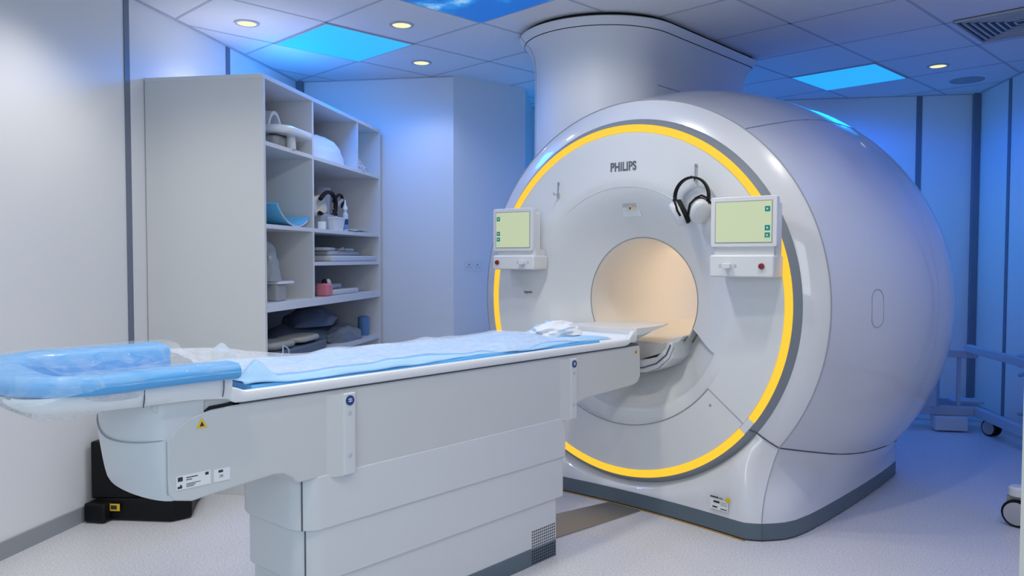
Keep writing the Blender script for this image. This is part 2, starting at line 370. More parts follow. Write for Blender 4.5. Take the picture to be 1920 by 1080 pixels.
def prof_r(y):
    for i in range(len(PROF) - 1):
        if PROF[i][0] <= y <= PROF[i + 1][0]:
            t = (y - PROF[i][0]) / (PROF[i + 1][0] - PROF[i][0]); return lerp(PROF[i][1], PROF[i + 1][1], t)
    return PROF[-1][1] if y > 1 else PROF[0][1]
def body(y, th, off=0.0):
    r = prof_r(y) + off; return Vector((r * cos(th) * (1 + 0.02 * (y - 0.09)), y, ZC - 0.028 * (y - 0.09) + r * sin(th)))
TH0 = radians(-38.5)
def arc(n, a0, a1): return [a0 + (a1 - a0) * i / n for i in range(n + 1)]
full = arc(140, TH0, pi - TH0)
# main shell
MB().loft([[body(y, t) for t in full] for y, _ in PROF], closed=False).build('outer_shell', SHELL, S, ang=60)
MB().loft([[(r * cos(t), y, ZC - 0.05 + r * sin(t)) for t in arc(96, 0, 2 * pi)[:-1]] for r, y in ((0.70, 1.88), (0.5, 1.9), (0.345, 1.9))]).build('rear_cover', SHELL, S, ang=60)
# front shell between the ring and the seam
fs = [(0.962, 0.035), (0.985, 0.042), (1.02, 0.058), (1.05, 0.075), (1.068, 0.0885)]
MB().loft([[(r * cos(t), y, ZC + r * sin(t)) for t in full] for r, y in fs], closed=False).build('front_shell', SHELL, S, ang=60)
# grey bezel and ring light
fc = arc(200, 0, 2 * pi)[:-1]
MB().loft([[(r * cos(t), y, ZC + r * sin(t)) for t in fc] for r, y in ((0.928, 0.004), (0.932, 0.0), (0.962, 0.036), (0.955, 0.05))]).build('grey_bezel', BEZEL, S, ang=60)
g0 = radians(38.5); gp = radians(2.6); gq = radians(2.0)
def ring_arc(a0, a1, n):
    mb = MB(); rs = [[(r * cos(t), y, ZC + r * sin(t)) for r, y in ((0.891, 0.004), (0.893, -0.004), (0.929, -0.004), (0.932, 0.004))] for t in arc(n, a0, a1)]
    return mb.loft(rs, closed=True, cap=True)
ring_arc(-g0 + gp, pi + g0 - gp, 150).build('ring_light', YELLOW, S, ang=60)
ring_arc(-pi + g0 + gq, -g0 - gq, 90).build('ring_light', YELLOW, S, ang=60)
for a0, a1 in ((-g0 - gq, -g0 + gp), (pi + g0 - gp, pi + g0 + gq)): ring_arc(a0, a1, 8).build('ring_cap', FACE, S)
# face: a shallow funnel towards the bore with a deeper trough below it
RB, RC, RO = 0.345, 0.655, 0.891
A_L = radians(24.0)
def dish(r):
    t = max(0, min(1, (0.66 - r) / (0.66 - RB))); return 0.20 * (t * t * (1.9 - 0.9 * t))
def face_pt(r, t, low=False):
    y = dish(r)
    if low:
        e = min(abs(t + A_L), abs(t + pi - A_L)); q = max(0, min(1, (RC - r) / (RC - RB)))
        y += 0.035 * sstep(0, radians(30), e) * (1 - q * 0.3) + 0.085 * sqrt(max(0, q * 1.3 - 0.3))
    return (r * cos(t), y, ZC + r * sin(t))
rr = [RB + (RC - RB) * i / 26 for i in range(27)]
MB().loft([[face_pt(r, t) for t in arc(150, -A_L, pi + A_L)] for r in rr + [0.69, 0.75, 0.82, RO]], closed=False).build('front_cover', FACE, S, ang=50)
MB().loft([[face_pt(r, t) for t in arc(8, a0, a1)] for r in (RC, 0.69, 0.75, 0.82, RO)], closed=False).build('front_cover_side', FACE, S) if False else None
for (a0, a1) in ((-g0, -A_L), (pi + A_L, pi + g0)):
    tl = MB(); tl.loft([[(r * cos(t), 0.0, ZC + r * sin(t)) for t in arc(10, a0, a1)] for r in (RC, 0.75, RO)], closed=False)
    tl.build('side_cover', FACE, S)
lows = arc(90, -pi + A_L, -A_L)
MB().loft([[face_pt(r, t, True) for t in lows] for r in rr], closed=False).build('lower_trough', FACE, S, ang=50)
for a in (-A_L, -pi + A_L): MB().loft([[face_pt(r, a, False) for r in rr], [face_pt(r, a, True) for r in rr]], closed=False).build('trough_edge', FACE, S)
# crescent cover under the trough with its lip
cresc = arc(90, -pi + g0, -g0)
MB().loft([[(r * cos(t), y, ZC + r * sin(t)) for t in arc(96, -pi + A_L, -A_L)] for r, y in ((RC, 0.06), (RC, 0.002), (RC + 0.004, 0.0))], closed=False).build('trough_lip', FACE, S)
MB().loft([[(r * cos(t), 0.0, ZC + r * sin(t)) for t in cresc] for r in (RC + 0.003, 0.75, 0.82, RO)], closed=False).build('lower_cover', FACE, S)
MB().tube([((RC) * cos(t), -0.0005, ZC + (RC) * sin(t)) for t in cresc], 0.003, 6).build('panel_seam', SEAML, S)
for sgn in (1, -1):
    MB().tube([(sgn * r * cos(g0), -0.0005, ZC - r * sin(g0)) for r in (RC, 0.75, 0.85, RO, 0.928)], 0.0025, 6).build('panel_seam', SEAML, S)
MB().tube([(0.61 * cos(t), dish(.61) - .001, ZC + 0.61 * sin(t)) for t in arc(40, radians(50), radians(130))], 0.0012, 6).build('panel_seam', FACE, S)
# bore
MB().loft([[(r * cos(t), y, ZC + r * sin(t)) for t in fc] for r, y in ((RB + .002, 0.2), (0.338, 0.206), (0.338, 0.21), (0.335, 1.0), (0.335, 1.7), (0.345, 1.9))]).build('bore_tube', BORE, S, ang=60)
MB().tube([(0.344 * cos(t), 0.199, ZC + 0.344 * sin(t)) for t in arc(90, -A_L, pi + A_L)], 0.0022, 6).build('panel_seam', mat('seam_warm', (0.3, 0.27, 0.22), 0.6), S)
# table support in the bore and the curved docking cradle
MB().prism([(-0.29, -0.175), (-0.23, -0.19), (-0.16, -0.225), (0.16, -0.225), (0.23, -0.19), (0.29, -0.175), (0.2, -0.262), (0.0, -0.33), (-0.2, -0.262)], 0.16, 1.85, 'y').build('bore_floor', BORE, S, bevel=0.004).location.z = ZC
cd_ = [(-0.31, 0.885), (-0.285, 0.880), (-0.26, 0.845), (-0.2, 0.80), (-0.1, 0.775), (0, 0.77), (0.1, 0.775), (0.2, 0.80), (0.26, 0.845), (0.285, 0.880), (0.31, 0.885)]
co = [(0.31, 0.80), (0.25, 0.75), (0.13, 0.71), (0.0, 0.70), (-0.13, 0.71), (-0.25, 0.75), (-0.31, 0.80)]
MB().prism([(x * 0.84, z) for x, z in cd_ + co], 0.085, 0.30, 'y').build('docking_cradle', FACE, S, bevel=0.004)
MB().tube([(x * 0.84, 0.083, z) for x, z in ((-0.3, 0.87), (-0.27, 0.815), (-0.2, 0.765), (-0.1, 0.735), (0, 0.728), (0.1, 0.735), (0.2, 0.765), (0.27, 0.815), (0.3, 0.87))], 0.004, 6).build('cradle_slot', SEAM, S)
MB().tube([(x * 0.82, 0.084, z) for x, z in ((-0.33, 0.86), (-0.30, 0.80), (-0.22, 0.74), (-0.1, 0.70), (0, 0.69), (0.1, 0.70), (0.22, 0.74), (0.30, 0.80), (0.33, 0.86))], 0.003, 6).build('cradle_slot', SEAML, S)
# laser window above the bore
lw = [(-0.055, 1.545), (0.065, 1.545), (0.048, 1.615), (-0.035, 1.615)]
MB().add([(x, dish(math.hypot(x, z - ZC)) - (0.012 if i in (0, 1) else -0.004), z) for i, (x, z) in enumerate(lw)] + [(x * .9, 0.03 + dish(.45), z) for x, z in lw],
         [(0, 1, 2, 3), (0, 1, 5, 4), (1, 2, 6, 5), (2, 3, 7, 6), (3, 0, 4, 7)]).build('laser_window', TRAY, S, smooth=False)
yy = dish(0.52) - 0.004
MB().add([(-0.035, yy, 1.593), (0.052, yy, 1.593), (0.048, yy, 1.613), (-0.033, yy, 1.613)], [(0, 1, 2, 3)]).build('laser_slot', GREY, S, smooth=False)
def triangle(parent, loc, s, rot):
    o = MB().prism([(-s, -s * .8), (s, -s * .8), (0, s)], 0, 0.0015).build('warning_sign', WARN, parent, smooth=False)
    o.matrix_local = Matrix.Translation(loc) @ rot
    i = MB().prism([(-s * .45, -s * .5), (s * .45, -s * .5), (0, s * .35)], 0.0015, 0.0022).build('warning_symbol', INK, o, smooth=False)
    return o
RX = Matrix.Rotation(pi / 2, 4, 'X')
triangle(S, (0.022, yy - 0.006, 1.590), 0.013, RX)
MB().box(-0.0015, 0.0015, -0.001, 0.001, 0, 0.012).build('laser_mark', INK, S).location = (0.02, yy - 0.012, 1.578)
# PHILIPS
text_mesh('maker_logo', 'PHILIPS', 0.064, LOGO, S, Matrix.Translation((0.007, -0.001, 1.802)) @ RX, bold=0.0022, spacing=1.04, xs=0.77)
text_mesh('model_name', 'Ambition', 0.016, LOGO, S, Matrix.Translation((-0.655, -0.001, 1.12)) @ RX, spacing=1.0) if False else None
text_mesh('small_lettering', 'Ingenia', 0.022, LOGO, S, Matrix.Translation((-0.655, -0.001, 1.122)) @ RX)
# little lock in the crescent cover
MB().lathe([(0.0, -0.002), (0.007, -0.002), (0.007, 0.002)], c=(0.525, 0, 0.60), axis='y', seg=16).build('cover_lock', GREY, S)
triangle(S, (0.40, 0.165, 0.906), 0.012, Matrix.Rotation(radians(40), 4, 'X'))
# hooks
def hook(x, z):
    h = MB(); h.tube([(x, -0.004, z + 0.04), (x, -0.008, z + 0.036), (x, -0.010, z - 0.02), (x, -0.045, z - 0.026), (x, -0.052, z - 0.012)], 0.0035, 8)
    h.lathe([(0, -0.008), (0.008, -0.008), (0.008, 0.0)], c=(x, 0, z + 0.042), axis='y', seg=14)
    h.rbox(x - 0.006, x + 0.006, -0.014, 0.0, z - 0.042, z - 0.012, 0.004)
    h.build('wall_hook', CHROME, S)
hook(-0.425, 1.700); hook(0.437, 1.735)
# monitors
def monitor(x0, x1, z0, z1, bx0, bx1, bz0, bz1, side):
    xc = (x0 + x1) / 2; root = bpy.data.objects.new('operator_panel', None); C.objects.link(root); root.parent = S
    root.location = (xc, -0.085, 0); root.rotation_euler = (0, 0, radians(4)); root.empty_display_size = .1
    w = (x1 - x0) / 2
    MB().rbox(-w, w, -0.035, 0.0, z0, z1, 0.012).build('screen_frame', WHITE_P, root, bevel=0.003)
    if side > 0: sx0, sx1 = -w + 0.026, w - 0.024
    else: sx0, sx1 = -w + 0.024, w - 0.022
    MB().box(sx0 - .004, sx1 + .004, -0.0362, -0.030, z0 + 0.018, z1 - 0.020).build('screen_surround', GREY, root, smooth=False)
    MB().box(sx0, sx1, -0.0375, -0.030, z0 + 0.022, z1 - 0.024).build('screen', SCREEN, root, smooth=False)
    h = z1 - z0; ix = sx1 - 0.018 if side > 0 else sx0 + 0.018
    for k, zz in enumerate((z1 - 0.060, z1 - 0.145, z1 - 0.178)):
        MB().box(ix - 0.012, ix + 0.012, -0.0385, -0.037, zz - 0.012, zz + 0.012).build('screen_button', TEAL, root, smooth=False)
        MB().box(ix - 0.005, ix + 0.003, -0.039, -0.038, zz - 0.003, zz + 0.004).build('screen_symbol', SCREEN, root, smooth=False)
    scr = [(ix - 0.010, ix + 0.010, z0 + 0.030, z0 + 0.045), (sx0 + 0.010, sx0 + 0.014, z1 - 0.044, z1 - 0.038), (sx0 + 0.018, sx0 + 0.060, z1 - 0.042, z1 - 0.039), (sx0 + 0.018, sx0 + 0.060, z1 - 0.057, z1 - 0.0555)]
    scr += [(lerp(sx0, sx1, q) - 0.004, lerp(sx0, sx1, q) + 0.004, z0 + 0.032, z0 + 0.037) for q in (0.38, 0.52, 0.66)]
    for a_, b_, c_, d_ in scr: MB().box(a_, b_, -0.0385, -0.037, c_, d_).build('screen_mark', SCRG, root, smooth=False)
    # neck and control box
    MB().rbox(-w * .95, w * .95, 0.0, 0.05, bz0 + 0.02, z1 - 0.02, 0.02).build('screen_mount', FACE, root)
    a, b_ = bx0 - xc, bx1 - xc
    MB().rbox(a, b_, -0.05, 0.085, bz0, bz1, 0.010, 'y').build('control_box', FACE, root, bevel=0.006)
    MB().box(a + 0.01, b_ - 0.01, -0.02, 0.07, bz1 - 0.005, z0 + 0.01).build('hinge_cover', GREY if False else WHITE_P, root)
    zc_ = (bz0 + bz1) / 2
    rx = b_ - 0.055 if side > 0 else a + 0.035; kx = a + 0.09 if side > 0 else b_ - 0.075
    MB().lathe([(0.0, -0.062), (0.012, -0.060), (0.014, -0.05)], c=(rx, 0, zc_), axis='y', seg=24).build('stop_button', RED, root)
    kb = MB(); kb.rbox(kx - 0.018, kx + 0.018, -0.075, -0.05, zc_ - 0.012, zc_ + 0.012, 0.006); kb.build('table_knob', WHITE_P, root, bevel=0.002)
    for dx in (-0.038, 0.034): MB().rbox(kx + dx - 0.007, kx + dx + 0.007, -0.0508, -0.05, zc_ - 0.008, zc_ + 0.008, 0.002).build('button_outline', mat('pale_grey', (0.55, 0.56, 0.58), 0.5), root)
monitor(0.583, 0.895, 1.372, 1.602, 0.586, 0.888, 1.234, 1.335, 1)
monitor(-0.818, -0.530, 1.360, 1.606, -0.808, -0.510, 1.254, 1.335, -1)

# skirt and plinth
def plinth_front(x): return -0.012 - 0.11 * x * x
po = [(x, plinth_front(x)) for x in [i * 0.05 for i in range(15)]] + [(0.74, -0.068), (0.775, -0.052), (0.81, -0.029), (0.85, 0.018), (0.88, 0.062), (0.905, 0.13), (0.922, 0.25), (0.933, 0.45), (0.940, 0.7), (0.943, 1.0), (0.940, 1.3), (0.927, 1.6), (0.89, 1.72), (0.80, 1.80), (0.6, 1.84), (0.3, 1.85), (0.0, 1.85)]
outline = po + [(-x, y) for x, y in po[-2:0:-1]]
PZ = 0.085
MB().prism([(x * 1.002, y) for x, y in outline], 0.006, PZ).build('plinth', PLINTH, S, bevel=0.004, ang=30)
MB().prism([(x * 0.985, y + 0.012) for x, y in outline], 0.0, 0.01).build('plinth_foot', BLACKP, S)
# correspondences: bottom outline parameter -> top curve
def top_front(t):   # 0..1 : from straight down to the seam angle
    a = lerp(-pi / 2, -g0, t); r = 0.962; return Vector((r * cos(a), 0.036, ZC + r * sin(a)))
tops, bots, mags = [], [], []
nF = 24
bfr = [p for p in po if p[0] <= 0.745]
def bott(s):   # s 0..1 along the front bottom
    x = 0.74 * s; i = 0
    if x <= 0.70: return Vector((x, plinth_front(x), PZ))
    return Vector((x, lerp(plinth_front(0.70), -0.068, (x - 0.70) / 0.04), PZ))
sec = []
for i in range(nF + 1):
    t = i / nF; sec.append((bott(t ** 1.0), top_front(t ** 1.05), 'f'))
side_b = [(0.775, -0.052), (0.81, -0.029), (0.85, 0.018), (0.88, 0.062), (0.905, 0.13), (0.922, 0.25), (0.930, 0.38), (0.934, 0.5), (0.938, 0.62), (0.940, 0.75), (0.942, 0.88), (0.943, 1.0), (0.942, 1.15), (0.940, 1.3), (0.934, 1.45), (0.927, 1.6), (0.89, 1.72), (0.80, 1.80)]
side_t = [('s', 0.4), ('y', 0.09), ('y', 0.15), ('y', 0.21), ('y', 0.28), ('y', 0.36), ('y', 0.46), ('y', 0.56), ('y', 0.67), ('y', 0.79), ('y', 0.91), ('y', 1.02), ('y', 1.16), ('y', 1.30), ('y', 1.45), ('y', 1.58), ('y', 1.70), ('y', 1.80)]
for (bx, by), (k, v_) in zip(side_b, side_t):
    if k == 's': tp = Vector((1.01 * cos(-g0), 0.058, ZC + 1.01 * sin(-g0)))
    else: tp = body(v_, -g0)
    sec.append((Vector((bx, by, PZ)), tp, 's'))
def hermite(p0, p1, m0, m1, t):
    t2, t3 = t * t, t * t * t
    return p0 * (2 * t3 - 3 * t2 + 1) + m0 * (t3 - 2 * t2 + t) + p1 * (-2 * t3 + 3 * t2) + m1 * (t3 - t2)
def col(i, sg=1):
    b_, t_, k = sec[i]; L = (t_ - b_).length; out = []
    bl = sstep(nF - 4, nF + 3, i)
    m1f = Vector((0, 0.9, 0.5)) * L; m1s = Vector((0.35, 0.0, 0.9)) * L
    m1 = m1f.lerp(m1s, bl); m0 = Vector((0, 0, 1.0)) * L
    for j in range(15):
        p = hermite(b_, t_, m0, m1, j / 14); out.append(Vector((p.x * sg, p.y, p.z)))
    return out
cols = [col(i, -1) for i in range(len(sec) - 1, 0, -1)] + [col(i) for i in range(len(sec))]
n0 = len(sec) - 1
ic = nF + 2   # the corner seam column
MB().loft(cols[n0 - ic:n0 + ic + 1], closed=False).build('front_skirt', SHELL, S, ang=70)
MB().loft(cols[n0 + ic:], closed=False).build('side_skirt', SHELL, S, ang=70)
MB().loft(cols[:n0 - ic + 1], closed=False).build('side_skirt', SHELL, S, ang=70)
MB().add([(0.80, 1.80, PZ), (-0.80, 1.80, PZ), (-body(1.8, -g0).x, 1.80, body(1.8, -g0).z), (body(1.8, -g0).x, 1.80, body(1.8, -g0).z)], [(0, 1, 2, 3)]).build('rear_skirt', SHELL, S, smooth=False)
# seams on the shell
def seam(pts, m=SEAM, r=0.0035): MB().tube(pts, r, 6).build('panel_seam', m, S)
seam([body(0.088, t) for t in arc(120, TH0, pi - TH0)], SEAML, 0.003)
for sg in (1, -1):
    f = lambda v: Vector((v.x * sg, v.y, v.z))
    seam([f(Vector((r * cos(-g0), y, ZC + r * sin(-g0)))) for r, y in [(0.935, 0.0)] + fs] + [f(body(y, -g0)) for y in (0.12, 0.2, 0.3, 0.4, 0.5, 0.65, 0.8, 0.95, 1.1, 1.3, 1.5, 1.7)], SEAM, 0.004)
    seam([f(p) for p in col(ic)], SEAML, 0.0025)
    seam([f(body(y, radians(53))) for y in (0.092, 0.2, 0.3, 0.45, 0.6, 0.8, 1.0, 1.2, 1.4)], SEAML, 0.0035)
    seam([f(Vector((p[0] * 1.003, p[1], z))) for p in [po[17]] for z in (0.0, PZ)], SEAM, 0.0015)
seam([body(1.03, t, -0.001) for t in arc(80, radians(-30), radians(45))], SEAML, 0.0018)
# oval cover on the side
def oval(cx_, cz_, a, b_): return [(cx_ + a * cos(t), cz_ + b_ * sin(t) + (0.045 if sin(t) > 0 else -0.045)) for t in arc(36, 0, 2 * pi)]
ov = []
for (y, z) in oval(0.405, 1.094, 0.042, 0.045):
    th = math.asin((z - ZC) / prof_r(y)); ov.append(body(y, th, 0.0))
seam(ov, SEAML, 0.0025)
# label on the skirt
lab = bpy.data.objects.new('rating_label', None); C.objects.link(lab); lab.parent = S
def on_skirt(x, z):
    best = None
    for i in range(nF + 1):
        for p in col(i):
            d_ = abs(p.x - x) + abs(p.z - z)
            if best is None or d_ < best[0]: best = (d_, p)
    return best[1]
ps = on_skirt(0.61, 0.115); pz = on_skirt(0.61, 0.18); tilt = math.atan2(pz.y - ps.y, pz.z - ps.z)
lab.location = (0.610, min(ps.y, pz.y) - 0.008, 0.143); lab.rotation_euler = (pi / 2 - tilt, 0, radians(-7))
MB().box(-0.050, 0.050, -0.028, 0.020, 0, 0.002).build('label_plate', PAPER, lab, smooth=False)
l2 = MB()
l2.box(-0.050, -0.005, 0.027, 0.033, 0, 0.002); l2.box(0.0, 0.02, 0.028, 0.031, 0, 0.002)
l2.box(-0.030, 0.004, 0.004, 0.014, 0.002, 0.003); l2.box(-0.035, -0.008, -0.020, -0.013, 0.002, 0.003); l2.box(0.01, 0.045, -0.022, -0.018, 0.002, 0.003)
for k in range(3): l2.box(0.008, 0.045, 0.011 - k * .007, 0.0125 - k * .007, 0.002, 0.0026)
l2.build('label_print', INK, lab, smooth=False)
MB().lathe([(0, 0.002), (0.013, 0.002), (0.013, 0)], c=(0.047, 0.028, 0.0), seg=20).build('label_dot', mat('label_yellow', (0.75, 0.55, 0.0), 0.5), lab)
# orange floor seal edge under the plinth front
MB().tube([(x, plinth_front(x) - 0.004, 0.003) for x in [i * 0.05 for i in range(-15, 16)]], 0.003, 6).build('plinth_edging', mat('amber_edge', (0.45, 0.24, 0.04), 0.5), S)

# ================================================================== COLUMN ABOVE THE SCANNER
cx0, cy0 = ceil_xy(-0.50, 0.50)
CO = thing('service_column', 'white flared column rising from the scanner to the ceiling', 'column', (cx0, cy0, 0))
def col_ring(r, z):
    r *= K
    pts = [(r * cos(t), r * sin(t), z) for t in arc(48, pi, 2 * pi)]
    yb = 1.18 * K
    rb_ = 0.10
    pts += [(r, yb - rb_, z)] + [(r - rb_ + rb_ * cos(t), yb - rb_ + rb_ * sin(t), z) for t in arc(6, 0, pi / 2)] + [(-r + rb_ - rb_ * sin(t), yb - rb_ + rb_ * cos(t), z) for t in arc(6, 0, pi / 2)]
    return pts
prof = [(0.405, 1.9), (0.405, 2.36), (0.405, 2.44), (0.408, 2.49), (0.417, 2.54), (0.437, 2.585), (0.468, 2.62), (0.495, 2.648), (0.502, 2.662), (0.495, 2.668)]
# flare only along the round front and the right side
MB().loft([col_ring(r, RZ(z) if False else z * HC / 2.69) for r, z in prof], cap=True).build('column_shell', mat('column_satin', (0.72, 0.73, 0.76), 0.5), CO, ang=50)
MB().loft([col_ring(0.47, 2.655), col_ring(0.47, HC)], cap=True).build('shadow_gap', BLACKM, CO)
a_s = radians(232)
pts = [Vector((K * (r + 0.0005) * cos(a_s), K * (r + 0.0005) * sin(a_s), z * HC / 2.69)) for r, z in prof[:-1]]
MB().tube(pts, 0.003, 6).build('panel_seam', SEAML, CO)
MB().tube([(K * 0.406, y, 2.36) for y in (0.0, 0.4, 0.8, 1.1)], 0.0025, 6).build('panel_seam', SEAML, CO)
for a_ in (radians(186),):
    MB().tube([(K * 0.406 * cos(t), K * 0.406 * sin(t), 2.36 + 0.02 * sin((t - pi) * 3)) for t in arc(10, radians(182), radians(205))], 0.002, 6).build('panel_seam', SEAML, CO)

# ================================================================== PATIENT TABLE
T = thing('patient_table', 'long white patient table with a stepped pedestal in front of the scanner', 'patient table', (0, -1.4, 0))
TM = MB
OY = 1.4     # table parts are written in scanner coordinates, shifted by the table origin
class TB(MB):
    def build(s, *a, **k):
        s.v = [(x, y + OY, z) for x, y, z in s.v]; return MB.build(s, *a, **k)
def plan(hx, y0, y1, r0, r1, bow=0.0, seg=8):
    """rounded plan outline, foot end y0 bowed"""
    pts = []
    for (cx_, cy_, r, a) in ((hx - r1, y1 - r1, r1, 0), (-hx + r1, y1 - r1, r1, 1), (-hx + r0, y0 + r0, r0, 2), (hx - r0, y0 + r0, r0, 3)):
        for k in range(seg + 1):
            t = pi / 2 * (a + k / seg); x = cx_ + r * cos(t); y = cy_ + r * sin(t)
            if a >= 2: y += bow * (x / hx) ** 2 * (1 - (y - y0) / r0) if r0 else 0
            pts.append((x, y))
    return pts
tiers = [(0.213, -2.115, -0.737, 0.434, 0.612), (0.207, -2.100, -0.745, 0.256, 0.440), (0.200, -2.085, -0.785, 0.07, 0.262)]
for hx, y0, y1, z0, z1 in tiers:
    TB().prism(plan(hx, y0, y1, 0.085, 0.02, 0.03), z0, z1).build('pedestal_tier', TABLE2, T, bevel=0.004)
TB().prism(plan(0.205, -2.085, -0.797, 0.085, 0.01, 0.03), 0.0, 0.072).build('pedestal_base', PLINTH, T, bevel=0.003)
for (hx, z0, z1, y) in ((0.213, 0.436, 0.610, -2.115), (0.207, 0.258, 0.436, -2.100), (0.2, 0.07, 0.258, -2.085)):
    TB().box(hx - 0.0345, hx - 0.0325, y + 0.030, y + 0.045, z0, z1).build('pedestal_seam', SEAM, T, smooth=False)
# ventilation holes in white tier and dark base
vh = TB()
for i in range(12):
    for j in range(6):
        y = -0.81 - i * 0.0135; vh.box(0.1995, 0.2012, y - 0.004, y + 0.004, 0.078 + j * 0.0125, 0.0855 + j * 0.0125)
o = vh.build('vent_holes', SEAM, T, smooth=False)
vh = TB()
for i in range(12):
    for j in range(5):
        y = -0.815 - i * 0.0135; vh.box(0.2045, 0.2062, y - 0.004, y + 0.004, 0.008 + j * 0.0125, 0.0155 + j * 0.0125)
vh.build('vent_holes', mat('vent_black', (0.02, 0.03, 0.04), 0.7), T, smooth=False)
# beam: side profile extruded across
bp_ = [(-2.53, 0.70), (-2.528, 0.665), (-2.51, 0.640), (-2.46, 0.628), (-2.33, 0.640), (-2.20, 0.650), (-2.165, 0.646), (-2.135, 0.628), (-2.118, 0.606), (-0.738, 0.606), (-0.70, 0.60), (-0.695, 0.655), (-0.60, 0.676), (-0.40, 0.682), (-0.20, 0.690), (-0.155, 0.700), (-0.135, 0.73), (-0.138, 0.80), (-0.142, 0.876), (-0.15, 0.883), (-1.2, 0.884), (-2.33, 0.884), (-2.40, 0.880), (-2.46, 0.868), (-2.50, 0.845), (-2.515, 0.822), (-2.53, 0.815)]
TB().prism([(y, z) for y, z in bp_], -0.21, 0.21, 'x').build('table_beam', TABLE, T, bevel=0.022, segs=4, ang=40)
TB().prism([(-2.50, 0.60), (-2.15, 0.60), (-2.15, 0.66), (-2.50, 0.66)], -0.17, 0.17, 'x').build('beam_underside', TABLE2, T, bevel=0.02) if False else None
# rounded foot cap
def nose(z):
    t = max(0, min(1, (z - 0.64) / 0.15)) ** 0.6; yc = lerp(-2.508, -2.528, t); L = lerp(0.054, 0.070, t)
    pts = [(0.205 * cos(a), yc - L * abs(sin(a)), z) for a in arc(24, 0, pi)]
    return pts + [(-0.205, -2.42, z), (0.205, -2.42, z)]
TB().loft([nose(z) for z in (0.640, 0.655, 0.68, 0.71, 0.75, 0.79, 0.83, 0.87, 0.90, 0.915)], cap=True).build('foot_cap', TABLE2, T, ang=50)
TB().tube([(0.207, -2.528, z) for z in (0.66, 0.74, 0.81)], 0.002, 6).build('cap_seam', SEAML, T)
cs = [(0.203 * cos(a), -2.529 - 0.071 * abs(sin(a)), 0.812 - 0.028 * 0 + 0.0) for a in arc(20, 0, pi)]
TB().tube([(x, y - 0.001, 0.905 - 0.09 * sin(pi * i / 20) ** 0.5 if 0 else 0.798 + 0.06 * max(0, -x / 0.2) ** 2 + 0.015 * max(0, x / 0.2) ** 2) for i, (x, y, z) in enumerate(cs)], 0.002, 6).build('cap_seam', SEAML, T)
# support arm above the beam end
TB().prism([(-2.53, 0.79), (-2.44, 0.79), (-2.42, 0.860), (-2.38, 0.882), (-2.33, 0.888), (-2.33, 0.918), (-2.56, 0.920), (-2.56, 0.895), (-2.53, 0.865)], -0.198, 0.198, 'x').build('support_arm', TABLE, T, bevel=0.008)
# panel on the side of the beam
TB().prism([(-2.145, 0.655), (-2.19, 0.668), (-2.14, 0.668), (-2.122, 0.65), (-2.115, 0.625), (-2.13, 0.618)], 0.2095, 0.2115, 'x').build('beam_panel', TABLE2, T) if False else None
# vertical handles
for (y0, y1) in ((-1.955, -1.905), (-0.735, -0.688)):
    h = TB(); h.rbox(0.20, 0.232, y0, y1, 0.600, 0.873, 0.006, 'z'); h.build('side_rail', TABLE2, T, bevel=0.004)
    TB().add([(0.209, y0 - 0.055, 0.872), (0.209, y0 - 0.055, 0.60), (0.229, y0 + 0.002, 0.60), (0.229, y0 + 0.002, 0.872), (0.209, y0 + .002, 0.872), (0.209, y0 + .002, 0.60)], [(0, 1, 2, 3), (0, 3, 4), (1, 5, 2), (3, 2, 5, 4), (0, 4, 5, 1)]).build('rail_fairing', TABLE, T, smooth=False)
    yc = (y0 + y1) / 2
    TB().lathe([(0, 0.2345), (0.0165, 0.2345), (0.0165, 0.231)], c=(0, yc, 0.848), axis='x', seg=24).build('blue_sticker', DKBLUE, T)
    gm = TB(); gm.box(0.2345, 0.2350, yc - 0.008, yc + 0.008, 0.851, 0.8535); gm.box(0.2345, 0.2350, yc - 0.008, yc + 0.008, 0.844, 0.8465); gm.box(0.2345, 0.2350, yc - 0.002, yc + 0.002, 0.842, 0.856)
    gm.build('sticker_print', PAPER, T, smooth=False)
    for zz in (0.806, 0.664):
        TB().lathe([(0, 0.2335), (0.007, 0.2335), (0.010, 0.231)], c=(0, yc, zz), axis='x', seg=20).build('round_button', mat('button_grey', (0.5, 0.52, 0.55), 0.5), T)
# tray (table top) with raised rim
def tray_ring(y, hx, zt, zb, zi):
    w = 0.022
    return [(-hx + 0.006, y, zb), (-hx, y, zb + 0.008), (-hx, y, zt - 0.004), (-hx + 0.004, y, zt), (-hx + w - 0.004, y, zt), (-hx + w, y, zt - 0.004), (-hx + w + 0.006, y, zi), (hx - w - 0.006, y, zi), (hx - w, y, zt - 0.004), (hx - w + 0.004, y, zt), (hx - 0.004, y, zt), (hx, y, zt - 0.004), (hx, y, zb + 0.008), (hx - 0.006, y, zb)]
TX = 0.225
trs = [tray_ring(y, hx, zt, zb, zi) for y, hx, zt, zb, zi in (
    (-2.345, TX - .004, 0.942, 0.900, 0.912), (-2.330, TX, 0.938, 0.893, 0.905), (-2.30, TX, 0.926, 0.892, 0.903), (-2.2, TX, 0.925, 0.892, 0.903), (-1.5, TX, 0.925, 0.892, 0.903), (-0.8, TX, 0.925, 0.892, 0.903), (-0.30, TX, 0.924, 0.892, 0.903), (-0.262, TX, 0.924, 0.896, 0.905), (-0.240, TX, 0.945, 0.905, 0.92), (-0.205, TX, 0.973, 0.905, 0.955), (-0.195, TX, 0.974, 0.906, 0.968))]
TB().loft(trs, cap=True).build('table_top', TRAY, T, ang=50)
TB().box(-0.205, 0.205, -2.33, -0.15, 0.880, 0.893).build('slide_rail', SEAM, T, smooth=False)
